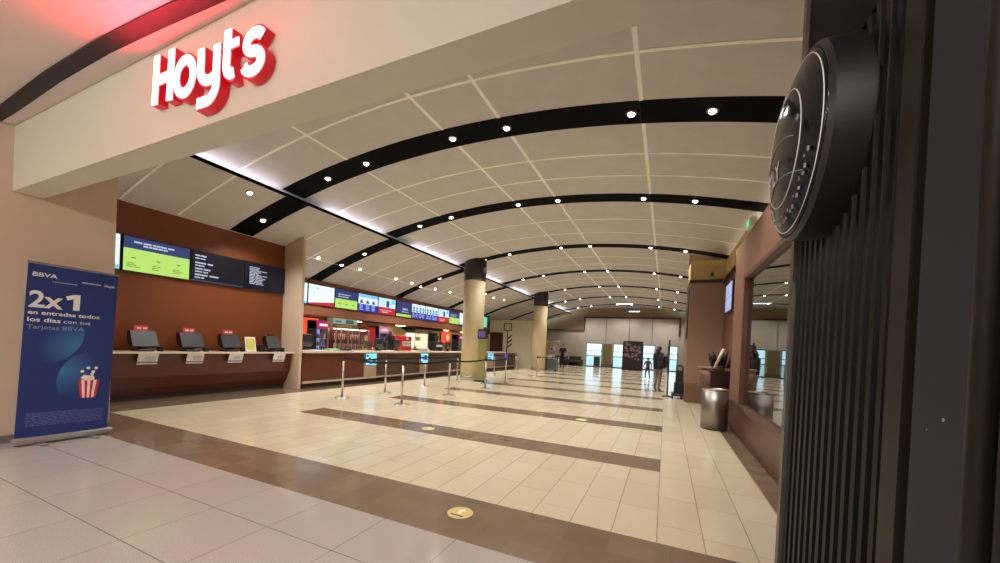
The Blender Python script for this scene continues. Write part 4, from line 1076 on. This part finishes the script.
# cove light strips
m_cove = emit('cove_led', (240, 232, 250), 19.0)
edges = [Y0] + [e for bm_ in BEAMS for e in bm_] + [YF]
cz_ = vz(-8.36, DROP) + .045
k = 0
for i in range(0, len(edges), 2):
    a, b = edges[i] + .05, edges[i + 1] - .05
    t = thing('cove_light', (-8.36, (a + b) / 2, cz_), 'hidden light strip washing the arched ceiling edge, %s bay from the entrance' % ordn[k], 'light strip', 'light strips in the ceiling cove')
    part('channel', MB().box(-8.40, -8.32, a, b, cz_ - .02, cz_ - .005), m_white, t)
    part('lamp_strip', MB().box(-8.385, -8.37, a + .2 * (b - a), b - .02, cz_ - .005, cz_ + .05), m_cove, t); k += 1
for i, (a, b) in enumerate(((2.1, 9.3), (9.6, 14.3))):
    t = thing('cove_light', (1.75, (a + b) / 2, 3.8), 'hidden light strip on the ledge over the ' + ['terracotta window wall', 'recessed wall'][i], 'light strip', 'light strips in the ceiling cove')
    part('channel', MB().box(1.93, 2.2, a, b, 4.38, 4.44).box(1.93, 1.95, a, b, 4.44, 4.5), m_white, t)
    part('lamp_strip', MB().box(1.98, 2.02, a + .02, b - .02, 4.445, 4.46), emit('cove_led_right', (255, 240, 214), 40.0), t)

# unseen lamps added over and behind the camera to light the mall
k = 0
for x in (-5.6, -2.6, .3):
    for y in (-4.5, -1.2):
        t = thing('mall_fill_fixture', (x, y, 3.93), 'unseen round ceiling lamp added to light the mall before the entrance', 'downlight', 'added mall fill lamps')
        part('rim', MB().lathe([(.12, 3.90), (.15, 3.90), (.15, 3.93), (.12, 3.93), (.12, 3.90)], (x, y, 0), 24), m_white, t)
        part('lens', MB().lathe([(0, 3.915), (.12, 3.915)], (x, y, 0), 24), m_lens, t)
        L = bpy.data.lights.new('mall_fill_light', 'SPOT' if y > -3 else 'POINT'); L.energy = 480 if y < -3 else 300; L.color = (1, .97, .93);
        if y > -3: L.spot_size = math.radians(150); L.spot_blend = .6
        L.shadow_soft_size = .12
        lo = bpy.data.objects.new('mall_fill_light', L); COL.objects.link(lo); lo.location = (x, y, 3.88); k += 1
# flat lamps added under the bulkhead to brighten the kitchen
for k, y in enumerate((9.2, 12.2, 15.2, 19.4, 21.6)):
    t = thing('kitchen_fill_lamp', (-12.4, y, 2.28), 'flat lamp added for fill light under the bulkhead behind the food counter, %s from the entrance' % ordn[k], 'lamp', 'added fill lamps over the back counter')
    part('housing', MB().box(-12.5, -12.3, y - .3, y + .3, 2.27, 2.3), m_white, t)
    part('diffuser', MB().box(-12.48, -12.32, y - .28, y + .28, 2.262, 2.27), emit('kitchen_glow', (255, 226, 176), 17.0), t)

# ------------------------------------------------------------------ people
m_skin = mat('skin', (188, 138, 108), .55, var=.04)
def person(name, loc, rz, J, cols, label, hair=(24, 18, 16), scale=1.0, long_hair=False, name_extra=None):
    """one skinned body surface from a posed skeleton; fingers are joined to the palms; J overrides joints (facing -Y)"""
    P = dict(pel=(0, 0, .93), sp=(0, .0, 1.12), ch=(0, .0, 1.34), ne=(0, .0, 1.48), hd=(0, -.01, 1.60), tp=(0, -.005, 1.70),
             shL=(.17, 0, 1.40), elL=(.23, .02, 1.12), wrL=(.24, -.06, .88), shR=(-.17, 0, 1.40), elR=(-.23, .02, 1.12), wrR=(-.24, -.06, .88),
             hiL=(.09, 0, .88), knL=(.10, -.01, .48), anL=(.10, .02, .09), toL=(.12, -.14, .03), hiR=(-.09, 0, .88), knR=(-.10, -.01, .48), anR=(-.10, .02, .09), toR=(-.12, -.14, .03))
    P.update(J)
    rad = dict(pel=(.15, .11), sp=(.14, .10), ch=(.16, .11), ne=(.055, .055), hd=(.078, .095), tp=(.06, .07), shL=(.065, .065), elL=(.045, .045), wrL=(.03, .03), shR=(.065, .065), elR=(.045, .045), wrR=(.03, .03),
               hiL=(.095, .095), knL=(.062, .062), anL=(.045, .045), toL=(.035, .03), hiR=(.095, .095), knR=(.062, .062), anR=(.045, .045), toR=(.035, .03))
    E_ = [('pel', 'sp'), ('sp', 'ch'), ('ch', 'ne'), ('ne', 'hd'), ('hd', 'tp')]
    for s in 'LR': E_ += [('ch', 'sh' + s), ('sh' + s, 'el' + s), ('el' + s, 'wr' + s), ('pel', 'hi' + s), ('hi' + s, 'kn' + s), ('kn' + s, 'an' + s), ('an' + s, 'to' + s)]
    ks = list(P); me = bpy.data.meshes.new('body'); me.from_pydata([P[k] for k in ks], [(ks.index(a), ks.index(b)) for a, b in E_], [])
    ob = bpy.data.objects.new('body_tmp', me); COL.objects.link(ob)
    md_ = ob.modifiers.new('skin', 'SKIN'); md_.use_smooth_shade = True
    for i, k_ in enumerate(ks):
        sv = me.skin_vertices[0].data[i]; sv.radius = rad[k_]; sv.use_root = (k_ == 'pel')
    ss = ob.modifiers.new('sub', 'SUBSURF'); ss.levels = 2; ss.render_levels = 2
    dg = bpy.context.evaluated_depsgraph_get(); bm_ = bpy.data.meshes.new_from_object(ob.evaluated_get(dg))
    mb = MB(); mb.add([v.co for v in bm_.vertices], [tuple(p.vertices) for p in bm_.polygons], True)
    bpy.data.objects.remove(ob); bpy.data.meshes.remove(bm_)
    # colour regions: 0 skin, 1 top, 2 trousers, 3 shoes
    V = {k_: Vector(v) for k_, v in P.items()}
    def seg(p, a, b):
        a, b = V[a], V[b]; t = max(0, min(1, (p - a).dot(b - a) / (b - a).length_squared)); return (p - a - (b - a) * t).length
    for i, f_ in enumerate(mb.f):
        c = sum((Vector(mb.v[j]) for j in f_), Vector()) / len(f_)
        best = min(E_, key=lambda e: seg(c, *e)); a, b = best
        if b in ('hd', 'tp') : m = 0
        elif b == 'ne': m = 1 if c.z < V['ne'].z - .03 else 0
        elif b.startswith('wr') : m = cols[4]
        elif b.startswith('to'): m = 3
        elif b.startswith(('kn', 'an', 'hi')): m = 2 if (c.z > .07) else 3
        elif b == 'sp' and c.z < V['pel'].z + .06: m = 2
        else: m = 1
        mb.mi[i] = m
    mb.m = 0
    for s in 'LR':   # palms and fingers
        w = V['wr' + s]; d = (w - V['el' + s]).normalized(); side = Vector((1, 0, 0)) if abs(d.x) < .8 else Vector((0, 1, 0)); side = (side - d * side.dot(d)).normalized(); nn = d.cross(side)
        mb.tube([w - d * .02, w + d * .04, w + d * .085], [.03, .038, .034], 8)
        for q in range(4):
            o_ = w + d * .08 + side * (-.027 + q * .018); L = (.066, .075, .07, .055)[q]
            mb.tube([o_, o_ + d * L * .55 + nn * .006, o_ + d * L * .9 + nn * .022], [.0095, .0085, .006], 6)
        sg_ = -1 if s == 'L' else 1
        mb.tube([w + d * .03 + side * .03 * sg_, w + d * .06 + side * .052 * sg_, w + d * .095 + side * .05 * sg_], [.012, .011, .008], 6)
    # face: nose, ears, eyes, mouth
    hd = V['hd']
    mb.tube([hd + Vector((0, -.085, .03)), hd + Vector((0, -.112, -.005)), hd + Vector((0, -.09, -.012))], [.008, .014, .008], 6)
    for s in (-1, 1): mb.ball(hd + Vector((s * .08, .0, .01)), .012, .022, .032, 8, 6)
    mb.m = 4
    for s in (-1, 1): mb.ball(hd + Vector((s * .03, -.088, .028)), .011, .007, .007, 8, 5)
    mb.m = 5; mb.ball(hd + Vector((0, -.088, -.042)), .024, .008, .006, 8, 5)
    pr = thing(name, loc, label, 'person', rz=rz)
    pr.scale = (scale,) * 3
    cm = [m_skin] + [mat('cloth_%d_%d_%d' % c, c, .8, var=.12, scale=14) for c in cols[:3]] + [m_ink, mat('lips', (150, 84, 76), .5)]
    part('body', mb, cm, pr, local=True)
    hr = MB()
    vs = MB().ball(hd + Vector((0, .012, .038)), .092, .108, .1, 14, 10)
    hr.add(vs.v, [f_ for f_ in vs.f if sum(vs.v[j][2] for j in f_) / 4 > hd.z + (.055 if sum(vs.v[j][1] for j in f_) / 4 < hd.y - .02 else -.03)], True)
    if long_hair: hr.tube([hd + Vector((0, .06, .05)), hd + Vector((0, .1, -.06)), hd + Vector((0, .1, -.2)), hd + Vector((0, .09, -.3))], [.07, .08, .065, .03], 10)
    part('hair', hr, mat('hair_%d' % hair[0], hair, .6), pr, local=True)
    hemz = V['pel'].z + .05
    part('waistband', MB().lathe([(.155, hemz - .03), (.158, hemz), (.15, hemz + .02)], (0, 0, 0), 16).lathe([(.0, 0), (.0, .0)], (0, 0, 0), 3), mat('cloth_%d_%d_%d' % cols[0], cols[0]), pr, local=True)
    return pr
BLK = (22, 22, 26)
person('person', (-7.1, 27.5, 0), 0.15, dict(knL=(.10, -.06, .48), toL=(.12, -.16, .03), elL=(.25, .05, 1.13), wrL=(.22, -.1, .92)), (BLK, (26, 26, 30), (18, 18, 20), (30, 30, 30), 0),
       'person in black short sleeves and dark trousers standing near the display cart', scale=1.06)
person('person', (-.25, 15.9, 0), PI - .5, dict(hd=(0, -.03, 1.585), tp=(0, -.03, 1.69), elL=(.22, -.06, 1.13), wrL=(.1, -.26, 1.12), elR=(-.22, -.06, 1.13), wrR=(-.12, -.26, 1.1), knL=(.1, -.05, .48), knR=(-.1, .02, .48), anR=(-.1, .1, .09), toR=(-.12, -.06, .03)),
       ((16, 16, 22), (128, 122, 122), (110, 90, 84), (30, 30, 30), 1), 'person in a dark jacket and pale grey trousers walking away with a backpack', long_hair=True, scale=1.03)
pw_ = bpy.data.objects['person.001']
jk = MB().lathe([(.165, .84), (.19, .9), (.2, 1.05), (.205, 1.2), (.2, 1.32), (.15, 1.44), (.07, 1.5)], (0, 0, 0), 18)
jk.v = [(q[0], q[1] * .78, q[2]) for q in jk.v]
part('jacket', jk, mat('cloth_16_16_22', (16, 16, 22)), pw_, local=True)
bpk = thing('backpack', (-.1, 15.72, 1.05), 'black backpack on the back of the person in pale grey trousers', 'backpack', rz=-.5)
part('bag', MB().cbox(-.16, .16, -.14, .08, -.14, .36, .05), m_dark, bpk, local=True)
part('front_pocket', MB().cbox(-.12, .12, -.19, -.12, -.1, .12, .03), mat('dark_cloth', (30, 30, 36), .8), bpk, local=True)
for s in (-.1, .1): part('strap', MB().tube([(s, .06, .34), (s, .16, .38), (s, .22, .3), (s, .18, .1), (s, .06, -.08)], .018, 6), m_dark, bpk, local=True)
person('person', (-.88, 22.2, 0), PI + .4, dict(hd=(0, -.01, 1.60), tp=(0, -.01, 1.71), elL=(.28, -.05, 1.16), wrL=(.3, -.2, 1.0), elR=(-.26, .08, 1.15), wrR=(-.28, .02, .93), knL=(.1, -.14, .5), anL=(.1, -.2, .12), toL=(.12, -.34, .08), knR=(-.1, .06, .48), anR=(-.1, .2, .1), toR=(-.12, .06, .03)),
       ((104, 66, 76), (40, 42, 60), (150, 150, 160), (30, 30, 30), 0), 'child in a dull pink top and dark leggings walking toward the far doors', scale=.70)
person('person', (-10.85, 11.25, 0), -PI / 2 - .2 + PI, dict(elL=(.22, -.1, 1.15), wrL=(.14, -.3, 1.12), elR=(-.22, -.08, 1.14), wrR=(-.16, -.3, 1.12)), ((30, 40, 34), (24, 24, 28), (20, 20, 20), (30, 30, 30), 0),
       'member of staff in a dark green shirt working behind the food counter', scale=1.0)

# ------------------------------------------------------------------ world and view
w = bpy.data.worlds.new('World'); sc.world = w; w.use_nodes = True
nt = w.node_tree; bg_ = nt.nodes['Background']
gr = nt.nodes.new('ShaderNodeTexSky'); gr.sky_type = 'HOSEK_WILKIE'; gr.turbidity = 6; gr.sun_direction = (0.2, -.5, .8)
mx = nt.nodes.new('ShaderNodeMix'); mx.data_type = 'RGBA'; mx.inputs[0].default_value = .8
nt.links.new(gr.outputs[0], mx.inputs[6]); mx.inputs[7].default_value = (.62, .86, 1.0, 1)
nt.links.new(mx.outputs[2], bg_.inputs['Color']); bg_.inputs['Strength'].default_value = 2.3
vs = sc.view_settings
sc.display_settings.display_device = 'sRGB'
vs.view_transform = 'Standard'; vs.look = 'None'; vs.gamma = 1.0; vs.use_curve_mapping = False
vs.exposure = 0.0
sc.cycles.max_bounces = 10; sc.cycles.diffuse_bounces = 6; sc.cycles.transparent_max_bounces = 16
sc.cycles.sample_clamp_indirect = 6.0
sc.cycles.use_denoising = True
